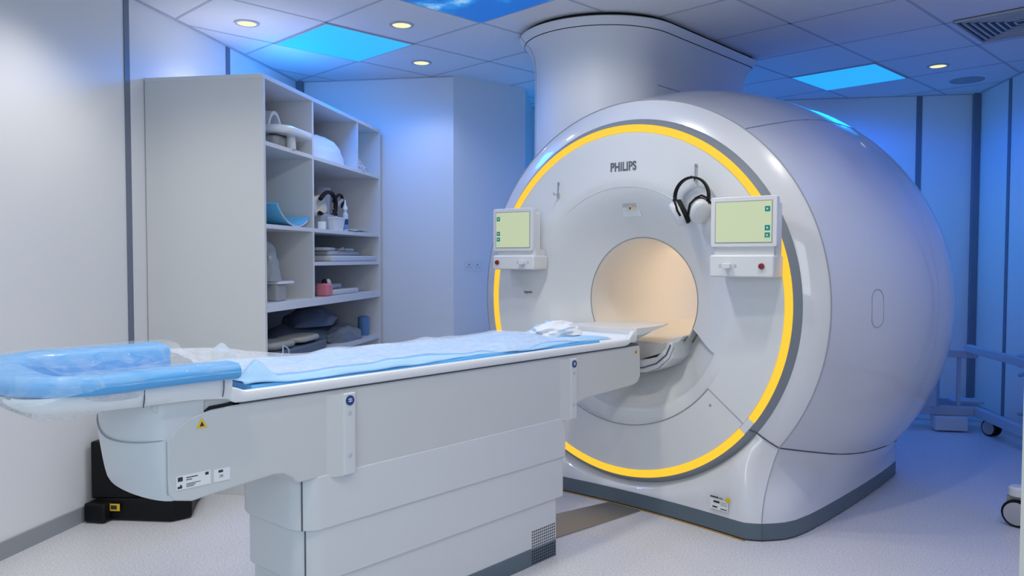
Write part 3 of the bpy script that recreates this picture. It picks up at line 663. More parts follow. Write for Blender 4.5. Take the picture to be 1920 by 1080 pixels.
# tongue at the scanner end
tg = TB()
rg = []
for y, hx, zt, zb in ((-0.22, 0.220, 0.972, 0.900), (-0.12, 0.215, 0.970, 0.905), (0.0, 0.20, 0.968, 0.925), (0.14, 0.17, 0.966, 0.945), (0.28, 0.12, 0.964, 0.950), (0.36, 0.06, 0.962, 0.952)):
    rg.append([(-hx, y, zt), (-hx * .6, y, zt - 0.004), (hx * .6, y, zt - 0.004), (hx, y, zt), (hx, y, (zt + zb) / 2), (hx * 0.8, y, zb), (-hx * 0.8, y, zb), (-hx, y, (zt + zb) / 2)])
tg.loft(rg, cap=True).build('table_tongue', TRAY, T, ang=40)
# foot extension (white cradle beneath the foam)
ex = []
def ext_ring(y, hx, zt, zb): return [(-hx, y, zt), (-hx + .02, y, zt), (-hx + .035, y, max(zb + .012, 0.932)), (hx - .035, y, max(zb + .012, 0.932)), (hx - .02, y, zt), (hx, y, zt), (hx, y, zt - 0.012), (hx * 0.98, y, (zt + zb) / 2), (hx * 0.93, y, zb + .004), (hx * 0.85, y, zb), (-hx * 0.85, y, zb), (-hx * 0.93, y, zb + .004), (-hx * 0.98, y, (zt + zb) / 2), (-hx, y, zt - 0.012)]
for y, hx, zt, zb in ((-2.345, 0.232, 0.966, 0.900), (-2.36, 0.236, 0.968, 0.905), (-2.45, 0.238, 0.968, 0.914), (-2.60, 0.24, 0.968, 0.916), (-2.68, 0.24, 0.969, 0.918), (-2.75, 0.236, 0.970, 0.922), (-2.80, 0.234, 0.971, 0.924), (-2.84, 0.222, 0.971, 0.928), (-2.87, 0.20, 0.971, 0.938), (-2.885, 0.17, 0.971, 0.952)):
    ex.append(ext_ring(y, hx, zt, zb))
TB().loft(ex, cap=True).build('foot_extension', TRAY, T, ang=50)
for y in (-2.375, -2.60):
    TB().tube([(0.2395 + dx, y, z) for dx, z in ((0, 0.966), (-0.002, 0.94), (-0.010, 0.918))], 0.0018, 6).build('extension_seam', SEAM, T)
# dark slot between beam and extension
TB().prism([(-2.42, 0.876), (-2.31, 0.880), (-2.31, 0.893), (-2.40, 0.890)], -0.20, 0.205, 'x').build('dark_slot', BLACKM, T)
# stickers
RY = Matrix.Rotation(pi / 2, 4, 'Z') @ Matrix.Rotation(pi / 2, 4, 'X')
triangle(T, (0.2105, -2.429 + OY, 0.846), 0.016, RY)
triangle(T, (0.2105, -0.180 + OY, 0.856), 0.014, RY)
def sticker(y0, y1, z0, z1, prints):
    r_ = bpy.data.objects.new('rating_label', None); C.objects.link(r_); r_.parent = T; r_.location = (0.2105, y0 + OY, z0)
    MB().box(0, 0.0012, 0, y1 - y0, 0, z1 - z0).build('label_plate', PAPER, r_, smooth=False)
    m_ = MB()
    for a, b_, c_, d_ in prints: m_.box(0.0012, 0.0018, a, b_, c_, d_)
    m_.build('label_print', INK, r_, smooth=False)
W_, H_ = 0.10, 0.040
sticker(-2.505, -2.405, 0.668, 0.708, [(0.004, 0.018, 0.024, 0.036), (0.003, 0.016, 0.004, 0.010), (0.010, 0.015, 0.010, 0.014), (0.028, 0.062, 0.030, 0.0325), (0.028, 0.045, 0.024, 0.026), (0.028, 0.07, 0.013, 0.0145), (0.028, 0.055, 0.009, 0.0105), (0.028, 0.05, 0.005, 0.0065), (0.084, 0.094, 0.028, 0.036)])
sticker(-2.395, -2.345, 0.668, 0.705, [(0.014, 0.028, 0.026, 0.033), (0.018, 0.028, 0.016, 0.018), (0.016, 0.03, 0.012, 0.013)])

# ------------------------------------------------------------------ mattress, sheets, foam
def cloth(name, x0, x1, y0, y1, zf, nx, ny, m, seed, edge=0.012, parent=None, solid=0.002, shift=(0, 0, 0)):
    v = []; f = []
    for j in range(ny + 1):
        for i in range(nx + 1):
            a, b_ = i / nx, j / ny
            ex_ = edge * noise.noise(Vector((seed + 5 * b_, a * 1.5, 2.0))) * 2; ey = edge * noise.noise(Vector((a * 4, seed, 7.0))) * 2
            x = lerp(x0, x1, a) + ex_; y = lerp(y0, y1, b_) + ey
            v.append((x, y, zf(x, y, a, b_)))
    for j in range(ny):
        for i in range(nx): p = j * (nx + 1) + i; f.append((p, p + 1, p + nx + 2, p + nx + 1))
    mb = MB(); mb.add(v, f); return mb
# foam mattress in the tray
Mt = MB(); rings = []
for y in [-2.26 + 0.06 * i for i in range(31)]:
    hx = 0.188 + 0.004 * noise.noise(Vector((0, y * 4, 1)))
    zt = 0.934 + 0.003 * noise.noise(Vector((3, y * 3, 0)))
    rings.append([(-hx, y, 0.905), (-hx - .004, y, 0.918), (-hx, y, zt - .003), (-hx + .01, y, zt), (hx - .01, y, zt), (hx, y, zt - .003), (hx + .004, y, 0.918), (hx, y, 0.905)])
tag(Mt.loft(rings, cap=True).build('foam_mattress', FOAM, None, ang=60), 'thin bright blue foam mattress lying in the tray of the patient table', 'mattress')
def zsheet(x, y, a, b_):
    n_ = noise.noise(Vector((x * 9, y * 3.0, 0.3))) * 0.010 + noise.noise(Vector((x * 22, y * 9, 4))) * 0.004
    ridge = 0.010 * max(0, noise.noise(Vector((x * 3 + y * 1.5, y * 5, 9)))) * 2
    z = 0.941 + n_ + ridge + 0.016 * sstep(-0.02, -0.2, x)
    z -= 0.020 * sstep(0.165, 0.205, x)
    # crumple near the scanner end
    d_ = math.hypot((x + 0.13) / 0.12, (y + 0.42) / 0.16); z += 0.045 * max(0, 1 - d_) * (1 + 0.8 * noise.noise(Vector((x * 30, y * 25, 2))))
    z += 0.055 * max(0, 1 - math.hypot((x - 0.13) / 0.05, (y + 2.21) / 0.07))
    return max(z, 0.930)
tag(cloth('', -0.205, 0.196, -2.28, -0.36, zsheet, 50, 180, SHEET, 1.0).build('disposable_sheet', SHEET, None, solid=0.0015, ang=180), 'pale blue wrinkled disposable sheet spread over the foam mattress', 'sheet')
def zs2(x, y, a, b_):
    z = zsheet(x, y, a, b_) + 0.006 + 0.005 * abs(noise.noise(Vector((x * 7, y * 3, 20))))
    z += 0.05 * max(0, 1 - math.hypot((x + 0.10) / 0.05, (y + 2.20) / 0.05))
    z += 0.055 * sstep(0.30, 0.0, b_) * (1 - a) * 1.0 + 0.03 * sstep(0.05, 0, b_) * abs(noise.noise(Vector((x * 20, 0, 1))))
    return z
tag(cloth('', -0.205, 0.165, -2.33, -0.60, zs2, 40, 150, SHEETW, 3.0, edge=0.03).build('paper_sheet', film('thin_paper', 0.42, (0.74, 0.80, 0.90), 0.7, 0.05, 0.8, 1.2), None, ang=180), 'thin white translucent paper cover lying on the blue disposable sheet', 'paper cover')
# crumpled paper at the scanner end
def crumple(cx_, cy_, cz_, sx_, sy_, sz_, seed, m, name, amp=0.35, n=22, freq=2.2):
    v = []; f = []
    for j in range(n + 1):
        for i in range(n * 2):
            th = 2 * pi * i / (2 * n); ph = pi / 2 * j / n
            d_ = Vector((cos(th) * cos(ph), sin(th) * cos(ph), sin(ph)))
            k_ = 1 + amp * noise.noise(d_ * freq + Vector((seed, 0, 0))) + amp * .5 * noise.noise(d_ * freq * 2.7 + Vector((0, seed, 0)))
            v.append((cx_ + d_.x * sx_ * k_, cy_ + d_.y * sy_ * k_, cz_ + d_.z * sz_ * k_))
    for j in range(n):
        for i in range(2 * n): a = j * 2 * n + i; b_ = j * 2 * n + (i + 1) % (2 * n); f.append((a, b_, b_ + 2 * n, a + 2 * n))
    f.append(tuple(range(2 * n))[::-1])
    return MB().add(v, f)
tag(crumple(-0.10, -0.44, 0.940, 0.10, 0.17, 0.058, 4.2, SHEETW, '', 0.34, 30, 1.5).build('crumpled_paper', SHEETW, None, ang=25), 'crumpled white paper heap on the mattress near the bore', 'paper')
# U shaped foam cushion at the foot end
FC = thing('foot_cushion', 'bright blue U shaped foam cushion wrapped in clear plastic at the table foot', 'foam cushion', (0, -2.62, 0.97))
def u_path(off):
    hx = 0.282 - off; r = 0.19 - off; yb = -2.90 + off; pts = [(hx, -2.345), (hx, -2.45), (hx, -2.6), (hx, yb + r)]
    pts += [(hx - r + r * cos(t), yb + r - r * sin(t)) for t in arc(12, 0, pi / 2)[1:]]
    pts += [(-x, y) for x, y in pts[::-1]]; return pts
def u_prof():
    return [(0.0, 0.014), (-0.004, 0.026), (0.004, 0.040), (0.018, 0.047), (0.07, 0.048), (0.102, 0.045), (0.113, 0.036), (0.117, 0.0), (0.118, -0.030), (0.085, -0.030), (0.083, 0.0), (0.016, 0.001), (0.005, 0.005)]
pr_ = u_prof(); paths = [u_path(o_) for o_, _ in pr_]; ringsU = []
for i in range(len(paths[0])):
    ringsU.append([(paths[k][i][0], paths[k][i][1] + 2.62, pr_[k][1] + 0.003 * noise.noise(Vector((i * .4, k * .1, 0))) + 0.024 * max(0, -paths[k][i][0] / 0.28)) for k in range(len(pr_))])
MB().loft(ringsU, cap=True).build('foam_rim', FOAM, FC, ang=50)
MB().prism([(x * 0.98, y + 2.62) for x, y in u_path(0.11)], -0.032, -0.024).build('foam_base', FOAM, FC)
# clear wrap over the cushion and hanging below it
wr = MB(); rw = []
for s_ in range(-18, 19):
    x = 0.288 * s_ / 18; row = []
    for k in range(41):
        y = -2.915 + 0.60 * k / 40; e = noise.noise(Vector((x * 9, y * 8, 3)))
        inner = sstep(0.185, 0.12, abs(x)) * sstep(-2.78, -2.70, y)
        cr_ = math.hypot(max(0, abs(x) - 0.092), max(0, -2.71 - y)) - 0.19
        z = 1.0225 + 0.024 * max(0, -x / 0.28) - 0.035 * inner + (0.003 + 0.030 * inner) * abs(e) + 0.008 * inner * noise.noise(Vector((x * 30, y * 25, 9)))
        z -= 0.04 * sstep(-0.008, 0.012, cr_) + 0.015 * sstep(0.012, 0.06, cr_)
        row.append((x, y, z))
    rw.append(row)
wr.loft(rw, closed=False)
tag(wr.build('plastic_wrap', FILM, None, ang=180), 'clear wrinkled plastic film drawn over the blue foot cushion', 'plastic film')
hg = MB(); rw = []
for i, t in enumerate(arc(40, radians(-5), radians(185))):
    row = []
    for k in range(9):
        q_ = k / 8; hx = lerp(0.262, 0.16, q_ ** 1.6); yb = lerp(0.262, 0.15, q_ ** 1.6)
        e = 0.005 * q_ * noise.noise(Vector((t * 5, q_ * 3, 5)))
        row.append(((hx + e) * cos(t), -2.62 - (yb + e) * sin(t) - 0.02, 0.968 - 0.085 * q_ * (0.6 + 0.4 * max(0, sin(t))) + e))
    rw.append(row)
hg.loft(rw, closed=False)
tag(hg.build('plastic_bag', film('hanging_film', 0.42, (0.78, 0.80, 0.86), 0.35, 0.15), None, ang=180), 'loose clear plastic hanging beneath the foot cushion', 'plastic film')

# ================================================================== FLOOR PLATE
fp = [(0.150, -0.03), (-0.055, -0.02), (-0.235, -0.75), (0.05, -0.82)]
tag(MB().prism(fp, 0.001, 0.006).build('floor_plate', METALF, smooth=False, bevel=0.001), 'bronze metal cable cover strip on the floor between table and scanner', 'floor plate')

# ================================================================== HEADPHONES
HP = thing('headphones', 'black and white headphones hanging from a hook on the scanner face', 'headphones', (0.437, -0.045, 1.715))
bandp = [(0.088 * sin(t) , 0.0, -0.095 + 0.095 * cos(t)) for t in arc(24, radians(-130), radians(130))]
# band as flat strip
bm_ = MB(); rg = []
for i, p in enumerate(bandp):
    t = radians(-130) + radians(260) * i / 24; nx_, nz_ = sin(t), cos(t); w_ = 0.011; th_ = 0.005
    c = Vector(p); n_ = Vector((nx_, 0, nz_))
    rg.append([c + n_ * th_ + Vector((0, -w_, 0)), c + n_ * th_ + Vector((0, w_, 0)), c - n_ * th_ + Vector((0, w_, 0)), c - n_ * th_ + Vector((0, -w_, 0))])
bm_.loft(rg, cap=True).build('headband', BLACKP, HP, bevel=0.002)
def cup(sg, rotz, tilt, loc):
    e = bpy.data.objects.new('ear_cup', None); C.objects.link(e); e.parent = HP; e.location = loc; e.rotation_euler = (0, tilt, rotz); e.scale = (1.15, 1.22, 1.12)
    def oval_ring(a, b_, h): return [(h * sg, a * cos(t), b_ * sin(t)) for t in arc(28, 0, 2 * pi)[:-1]]
    MB().loft([oval_ring(0.020, 0.035, 0.036), oval_ring(0.033, 0.050, 0.032), oval_ring(0.038, 0.056, 0.020), oval_ring(0.039, 0.057, 0.004), oval_ring(0.037, 0.055, 0.0)], cap=True).build('cup_shell', mat('cup_white', (0.74, 0.75, 0.74), 0.3, coat=0.3), e, ang=60)
    MB().loft([oval_ring(0.036, 0.054, 0.0), oval_ring(0.040, 0.058, -0.008), oval_ring(0.036, 0.053, -0.020), oval_ring(0.020, 0.034, -0.020), oval_ring(0.018, 0.032, -0.010)], cap=True).build('ear_pad', BLACKM, e, ang=60)
    MB().tube([(0.012 * sg, -0.041, -0.015), (0.014 * sg, -0.043, 0.01), (0.010 * sg, -0.040, 0.035), (0.006 * sg, -0.02, 0.062), (0.0, 0, 0.070), (0.006 * sg, 0.02, 0.062), (0.010 * sg, 0.040, 0.035)], 0.0045, 8).build('yoke', BLACKP, e)
cup(-1, radians(32), radians(-24), (-0.052, -0.004, -0.168)); cup(1, radians(-48), radians(30), (0.046, -0.012, -0.162))
HP.scale = (1.05, 1.05, 1.0)

# ================================================================== WALL SOCKET on the angled wall
pa = room(-1.256, 1.655, 1.173); pb = room(-1.135, 1.775, 1.173); mid = (pa + pb) / 2; angw = math.atan2((pb - pa).y, (pb - pa).x); wd_ = (pb - pa).length
SO = thing('wall_socket', 'white double wall socket plate on the angled wall by the scanner', 'socket', mid - nrm * 0.001, angw)
MB().rbox(-wd_ / 2, wd_ / 2, -0.012, 0.0, 0, 0.092, 0.006).build('plate', mat('socket_white', (0.74, 0.75, 0.77), 0.4), SO, bevel=0.002)
for sx_ in (-0.038, 0.038):
    s_ = MB(); s_.box(sx_ - 0.004, sx_ + 0.004, -0.0128, -0.011, 0.052, 0.062); s_.box(sx_ - 0.017, sx_ - 0.009, -0.0128, -0.011, 0.034, 0.038); s_.box(sx_ + 0.009, sx_ + 0.017, -0.0128, -0.011, 0.034, 0.038)
    s_.build('socket_holes', INK, SO, smooth=False)
    MB().box(sx_ - 0.030, sx_ - 0.018, -0.015, -0.011, 0.060, 0.078).build('switch', PAPER, SO, smooth=False, bevel=0.001)

# ================================================================== SHELF UNIT (room axes)
def LU(u): return RU(u) - RU(-1.862)
def LW(w): return RW(w) - RW(-0.333)
so = room(-1.862, -0.333)
SH = thing('shelf_unit', 'tall open white shelving unit against the left wall', 'shelf unit', so, WA)
du = RU(-1.862) - RU(-2.548); L = LW(1.51); tk = 0.024
zt, z1s, z2s, z3s, z4s = RZ(2.248), RZ(1.900), RZ(1.460), RZ(1.255), RZ(1.030)
wm, wm2 = LW(0.298), LW(1.045)
def sb(name, u0, u1, w0, w1, z0, z1, m=LAMINATE): return MB().box(u0, u1, w0, w1, z0, z1).build(name, m, SH, smooth=False, bevel=0.0012)
sb('side_panel', -du, 0, 0, tk, 0, zt - tk); sb('side_panel', -du, 0, L - tk, L, 0, zt - tk)
sb('top_panel', -du, 0, 0, L, zt - tk, zt, LAM_EDGE)
sb('back_panel', -du, -du + 0.008, tk, L - tk, 0.05, zt - tk)
sb('divider', -du + 0.008, -0.004, wm - tk / 2, wm + tk / 2, z4s, zt - tk); sb('divider', -du + .008, -0.004, wm2 - tk / 2, wm2 + tk / 2, z1s, zt - tk)
sb('shelf_board', -du + .008, -0.004, tk, wm - tk / 2, z1s - tk, z1s); sb('shelf_board', -du + .008, -0.004, wm + tk / 2, L - tk, z1s - tk, z1s)
sb('shelf_board', -du + .008, -0.004, tk, wm - tk / 2, z2s - tk, z2s); sb('shelf_board', -du + .008, -0.004, wm + tk / 2, L - tk, z2s - tk, z2s)
sb('shelf_board', -du + .008, -0.004, wm + tk / 2, L - tk, z3s - tk, z3s)
sb('thick_shelf', -du + .008, 0.0, tk, L - tk, z4s - 0.045, z4s + 0.003, LAM_EDGE)
ZB = RZ(0.70)
sb('bottom_shelf', -du + .008, -0.004, tk, L - tk, ZB - 0.03, ZB)
sb('toe_kick', -0.05, -0.035, tk, L - tk, 0, 0.08)

def sh(u, w, z):   # shelf-local -> world
    return so + UU * u + WW * w + Vector((0, 0, z))
def rbpad(name, lu, lw, lz, label, cat, m, loc, rz=0.0, r=0.02, bev=0.006, group=None, h=None):
    o = MB().rbox(-lu / 2, lu / 2, -lw / 2, lw / 2, 0, lz, min(r, lu / 2.1, lw / 2.1), 'z').build(name, m, None, bevel=bev)
    place(o, loc, WA + rz); return tag(o, label, cat, group)
# --- top left: white neck coil with arch and round paddle
t = thing('neck_coil', 'white arched head coil with a flat paddle in the top left compartment', 'coil', sh(-0.13, 0.355, z1s), WA)
t.scale = (1.2, 1.22, 1.25)
ar = MB(); rg = []
for a in arc(20, 0, pi):
    rg.append([(x, 0.075 * cos(a) * s_, 0.055 + 0.125 * sin(a) * s_) for x, s_ in ((-0.10, 1.0), (0.02, 1.0), (0.02, 0.84), (-0.10, 0.84))])
ar.loft(rg, cap=True).build('arch', PADW, t, bevel=0.004)
MB().rbox(-0.12, 0.07, -0.09, 0.10, 0.0, 0.055, 0.03, 'z').build('coil_base', PADG, t, bevel=0.006)
MB().rbox(-0.05, 0.14, -0.13, 0.22, 0.062, 0.098, 0.08, 'z', 8).build('paddle', TRAY, t, bevel=0.012)
MB().lathe([(0.025, 0.0), (0.022, 0.062)], c=(0.09, 0.02, 0), seg=16, cap=True).build('paddle_stem', PADW, t)
# --- top middle: pillow in clear bag
def pillow(name, loc, su, sw, szz, m, label, cat, seed, amp=0.12, rz=0, tilt=0, ang=60):
    o = crumple(0, 0, 0, su, sw, szz, seed, m, '', amp, 20, 1.6).build(name, m, None, ang=ang); place(o, loc, WA + rz)
    if tilt: o.rotation_euler = (tilt, 0, WA + rz)
    return tag(o, label, cat)
pillow('white_pillow', sh(-0.135, 1.05, z1s + 0.002), 0.12, 0.34, 0.19, mat('pillow_white', (0.72, 0.76, 0.84), 0.6, bump=(25, 0.35)), 'white pillow in a clear bag in the top middle compartment', 'pillow', 2.0, 0.10)
pillow('wadded_plastic', sh(-0.085, 1.57, z1s + 0.002), 0.07, 0.13, 0.075, BAGF, 'wad of clear plastic on the top shelf beside the pillow', 'plastic bag', 8.0, 0.5, ang=20)
# --- middle left: curved blue sheet of foam
t = thing('curved_foam_pad', 'curved bright blue foam sheet leaning in the left middle compartment', 'foam pad', sh(-0.06, 0.15, z2s), WA)
rg = []
for a in arc(16, radians(218), radians(306)):
    R_ = 0.30; rg.append([(u_, 0.28 + (R_ + d_) * cos(a), 0.315 + (R_ + d_) * sin(a)) for u_, d_ in ((-0.22, 0), (0.04, 0), (0.04, 0.014), (-0.22, 0.014))])
zmin = min(p[2] for r_ in rg for p in r_)
MB().loft([[(a, b_, c_ - zmin) for a, b_, c_ in r_] for r_ in rg], cap=True).build('foam', mat('cyan_foam', (0.14, 0.52, 0.82), 0.6), t, ang=60)
rg2 = [[(a + 0.004, b_, c_ - zmin + 0.016 if False else c_ - zmin - 0.0) for a, b_, c_ in r_] for r_ in rg]
MB().tube([(0.045, 0.28 + 0.316 * cos(a), 0.315 + 0.316 * sin(a) - zmin + 0.004) for a in arc(10, radians(230), radians(300))], 0.004, 6).build('foam_edging', PADW, t)
# --- middle right: coil with black strap, cup, tub, bottle, papers
t = thing('head_strap_coil', 'beige pad with thick black straps in the right middle compartment', 'coil', sh(-0.12, wm + 0.42, z2s + 0.004), WA)
t.scale = (1.1, 1.15, 1.0)
tilt_m = Matrix.Rotation(radians(-22), 4, 'Y')
o = MB().rbox(-0.03, 0.03, -0.115, 0.085, 0.10, 0.235, 0.05, 'x', 8).build('pad', BEIGE, t, bevel=0.018, segs=3); o.rotation_euler = (radians(12), radians(-8), 0)
sp_ = [(0.035, -0.12, 0.20), (0.038, -0.04, 0.250), (0.038, 0.05, 0.250), (0.036, 0.105, 0.20), (0.034, 0.10, 0.13), (0.036, 0.04, 0.09), (0.036, -0.04, 0.085), (0.03, -0.12, 0.11)]
def smooth_path(p, n=5): return cr([tuple(q_) for q_ in p], n)
MB().tube(smooth_path(sp_), 0.014, 8).build('strap', BLACKM, t)
MB().tube(smooth_path([(0.03, 0.09, 0.20), (0.035, 0.14, 0.245), (0.035, 0.20, 0.250), (0.03, 0.235, 0.20), (0.03, 0.225, 0.17)]), 0.011, 8).build('strap', BLACKM, t)
MB().tube(smooth_path([(0.03, -0.06, 0.085), (0.036, 0.04, 0.070), (0.036, 0.11, 0.085), (0.036, 0.12, 0.115), (0.03, 0.08, 0.12)]), 0.006, 8).build('strap', BLACKM, t)
MB().tube(smooth_path([(0.025, 0.10, 0.14), (0.03, 0.16, 0.19), (0.03, 0.22, 0.225)]), 0.014, 8).build('strap_buckle', GREY, t)
MB().rbox(-0.06, 0.05, -0.11, 0.12, 0.0, 0.105, 0.02, 'z').build('pad_stand', GREY, t, bevel=0.01)
t = thing('white_cup', 'tall white plastic cup behind the black straps', 'cup', sh(-0.33, wm + 0.88, z2s), WA)
MB().lathe([(0.05, 0.0), (0.055, 0.10), (0.066, 0.31), (0.067, 0.33), (0.062, 0.33), (0.05, 0.02)], seg=28, cap=True).build('cup_body', PADW, t)
MB().lathe([(0.067, 0.318), (0.070, 0.324), (0.067, 0.333)], seg=28).build('cup_rim', PADW, t)
t = thing('white_tub', 'small white open tub at the front of the right middle compartment', 'tub', sh(-0.056, wm + 0.46, z2s + .001), WA)
tb_ = MB()
def tubr(a, b_, z, c): return [(c * 0 + x, y, z) for x, y in plan(a, -b_, b_, 0.012, 0.012, 0, 4)]
tb_.loft([tubr(0.035, 0.075, 0.0, 0), tubr(0.045, 0.092, 0.085, 0), tubr(0.042, 0.089, 0.085, 0), tubr(0.033, 0.072, 0.006, 0)], cap=True)
tb_.build('tub_body', TRAY, t, bevel=0.002)
MB().loft([tubr(0.045, 0.092, 0.080, 0), tubr(0.049, 0.096, 0.082, 0), tubr(0.049, 0.096, 0.088, 0), tubr(0.045, 0.092, 0.09, 0)], cap=False).build('tub_rim', TRAY, t)
t = thing('spray_bottle', 'small white spray bottle with a dark blue label, in front of the tub', 'bottle', sh(-0.035, wm + 0.60, z2s + .001), WA)
MB().lathe([(0.0, 0), (0.020, 0.0), (0.022, 0.006), (0.022, 0.11), (0.018, 0.125), (0.012, 0.132), (0.012, 0.15)], seg=24).build('bottle_body', PADW, t)
MB().lathe([(0.0225, 0.045), (0.0225, 0.085)], seg=24).build('bottle_label', DKBLUE, t)
MB().lathe([(0.0225, 0.012), (0.0225, 0.043)], seg=24).build('bottle_label', mat('label_midblue', (0.15, 0.30, 0.55), 0.5), t)
MB().lathe([(0.013, 0.148), (0.017, 0.150), (0.017, 0.165), (0.008, 0.185), (0.004, 0.22), (0.0, 0.222)], seg=20).build('bottle_cap', TRAY, t)
for k, (w_, a, z_) in enumerate(((0.86, 0.1, 0.0), (0.94, -0.15, 0.003), (1.00, 0.2, 0.006))):
    o = cloth('', -0.07, 0.07, -0.13, 0.13, lambda x, y, a_, b_: 0.004 + 0.012 * abs(noise.noise(Vector((x * 8, y * 7, k * 3.0)))), 12, 16, None, k).build('paper_packet', PADW if k < 2 else SHEETW, None, solid=0.003, ang=180)
    place(o, sh(-0.11, wm + w_, z2s + 0.004 + z_ * 2), WA + a)
    tag(o, ['white paper packet beside the spray bottle, lowest of the pile', 'white paper packet in the middle of the pile beside the bottle', 'white crinkled paper packet on top of the pile beside the bottle'][k], 'packet', 'paper packets')
rbpad('white_card', 0.05, 0.045, 0.05, 'small white card leaning at the left of the right middle compartment', 'card', TRAY, sh(-0.03, wm + 0.19, z2s), 0.3, 0.004, 0.001)
# --- small shelves with stacked pads
def flat_pad(name, su, sw, h, u, w, z, label, m, rz=0.0, group='flat coil pads'):
    return rbpad(name, su, sw, h, label, 'coil pad', m, sh(u, w, z), rz, 0.03, 0.010, group)
flat_pad('coil_pad', 0.36, 0.86, 0.040, -0.20, wm + 0.78, z3s + 0.001, 'wide white coil pad on the upper narrow shelf, bottom of its stack', PADW)
flat_pad('coil_pad', 0.26, 0.66, 0.032, -0.20, wm + 0.70, z3s + 0.042, 'pale grey coil pad on the upper narrow shelf, middle of its stack', mat('pad_pale', (0.48, 0.51, 0.55), 0.5), 0.06)
flat_pad('coil_pad', 0.18, 0.20, 0.022, -0.15, wm + 0.42, z3s + 0.075, 'small white coil pad on the upper narrow shelf, top left of its stack', PADW, 0.1)
flat_pad('coil_pad', 0.16, 0.20, 0.020, -0.17, wm + 0.82, z3s + 0.075, 'small white coil pad on the upper narrow shelf, top right of its stack', PADW, -0.1)
o = MB().tube(smooth_path([(0.0, -0.03, 0.0), (0.01, 0.02, 0.03), (0.0, 0.08, 0.035), (0.01, 0.13, 0.0)]), 0.004, 6).build('coil_cable', GREY, None); place(o, sh(-0.06, wm + 0.55, z3s + 0.062), WA); tag(o, 'thin grey cable looped over the pads on the upper narrow shelf', 'cable')
flat_pad('coil_pad', 0.34, 0.48, 0.036, -0.20, wm + 0.62, z4s + 0.004, 'white coil pad on the lower narrow shelf, bottom of its stack', PADW)
flat_pad('coil_pad', 0.24, 0.34, 0.034, -0.22, wm + 0.56, z4s + 0.041, 'pale grey coil pad on the lower narrow shelf, top of its stack', mat('pad_pale', (0.5, 0.5, 0.5)), 0.08)
rbpad('pink_case', 0.09, 0.11, 0.085, 'small pink case at the left of the lower narrow shelf', 'case', PINK, sh(-0.06, wm + 0.29, z4s + 0.004), 0.1, 0.02, 0.012)
pillow('white_plug', sh(-0.05, wm + 0.325, z4s + 0.088), 0.02, 0.03, 0.028, PADW, 'small white knob resting on the pink case', 'knob', 3.3, 0.15)
pillow('black_plug', sh(-0.05, wm + 0.27, z4s + 0.088), 0.02, 0.022, 0.030, BLACKM, 'small black knob resting on the pink case', 'knob', 6.3, 0.15)
# --- lower left: bag and white plate
t = thing('plate_stand', 'white flat plate on a grey block in the lower left compartment', 'plate', sh(-0.15, 0.34, z4s + 0.003), WA)
MB().rbox(-0.12, 0.10, -0.09, 0.03, 0.0, 0.10, 0.02, 'z').build('block', PADG, t, bevel=0.008)
MB().rbox(-0.15, 0.115, -0.09, 0.11, 0.10, 0.116, 0.02, 'z').build('plate', TRAY, t, bevel=0.004)
pillow('grey_plastic_bag', sh(-0.13, 0.27, z4s + 0.12), 0.08, 0.085, 0.22, mat('bag_grey', (0.32, 0.35, 0.36), 0.25, bump=(18, 0.6)), 'tall grey plastic bag standing on the white plate in the shelf', 'bag', 5.5, 0.22, ang=30)
# --- bottom compartment
pillow('vinyl_bag', sh(-0.34, 1.18, ZB + 0.001), 0.22, 0.60, 0.15, GREYBLUE, 'dark grey vinyl bag filling the bottom compartment, lowest of the heap', 'bag', 1.1, 0.12, ang=60)
pillow('vinyl_bag', sh(-0.30, 1.25, ZB + 0.125), 0.16, 0.30, 0.12, mat('navy_vinyl', (0.09, 0.12, 0.19), 0.35, bump=(16, 0.3)), 'dark blue vinyl bag on top of the heap in the bottom compartment', 'bag', 7.7, 0.15, ang=60)
pillow('vinyl_bag', sh(-0.12, 1.42, ZB + 0.001), 0.10, 0.28, 0.12, mat('grey_vinyl', (0.17, 0.20, 0.24), 0.3, bump=(22, 0.5)), 'crumpled grey vinyl bag at the front right of the bottom compartment', 'bag', 9.1, 0.2, ang=40)
o = MB().lathe([(0.0, 0), (0.04, 0), (0.045, 0.01), (0.045, 0.14), (0.03, 0.15), (0, 0.15)], seg=24).build('blue_roll', mat('roll_blue', (0.12, 0.25, 0.5), 0.3), None); place(o, sh(-0.10, 1.78, ZB + 0.001), WA); tag(o, 'short blue wrapped roll standing at the right of the bottom compartment', 'roll')
rbpad('paddle_coil', 0.20, 0.34, 0.045, 'grey rounded pad at the left of the bottom compartment', 'coil pad', PADG, sh(-0.13, 0.33, ZB + 0.061), 0.0, 0.09, 0.018)
rbpad('paddle_coil', 0.20, 0.36, 0.032, 'beige grey flat ring pad beside the grey pad in the bottom compartment', 'coil pad', mat('pad_beige', (0.42, 0.42, 0.37), 0.5), sh(-0.12, 0.66, ZB + 0.075), 0.05, 0.09, 0.012)
rbpad('paddle_coil', 0.23, 0.80, 0.058, 'dark foam block under the ring pad in the bottom compartment', 'foam block', GREYBLUE, sh(-0.13, 0.55, ZB + 0.001), 0.05, 0.06, 0.012)
o = MB().tube(smooth_path([(0.0, -0.05, 0.004), (0.02, -0.045, 0.06), (0.0, 0.0, 0.09), (0.01, 0.05, 0.06), (0.0, 0.055, 0.004)]), 0.004, 6).build('white_cable', PADW, None); place(o, sh(-0.005, 0.22, ZB + 0.001), WA); tag(o, 'thin white cable loop at the left of the bottom compartment', 'cable')

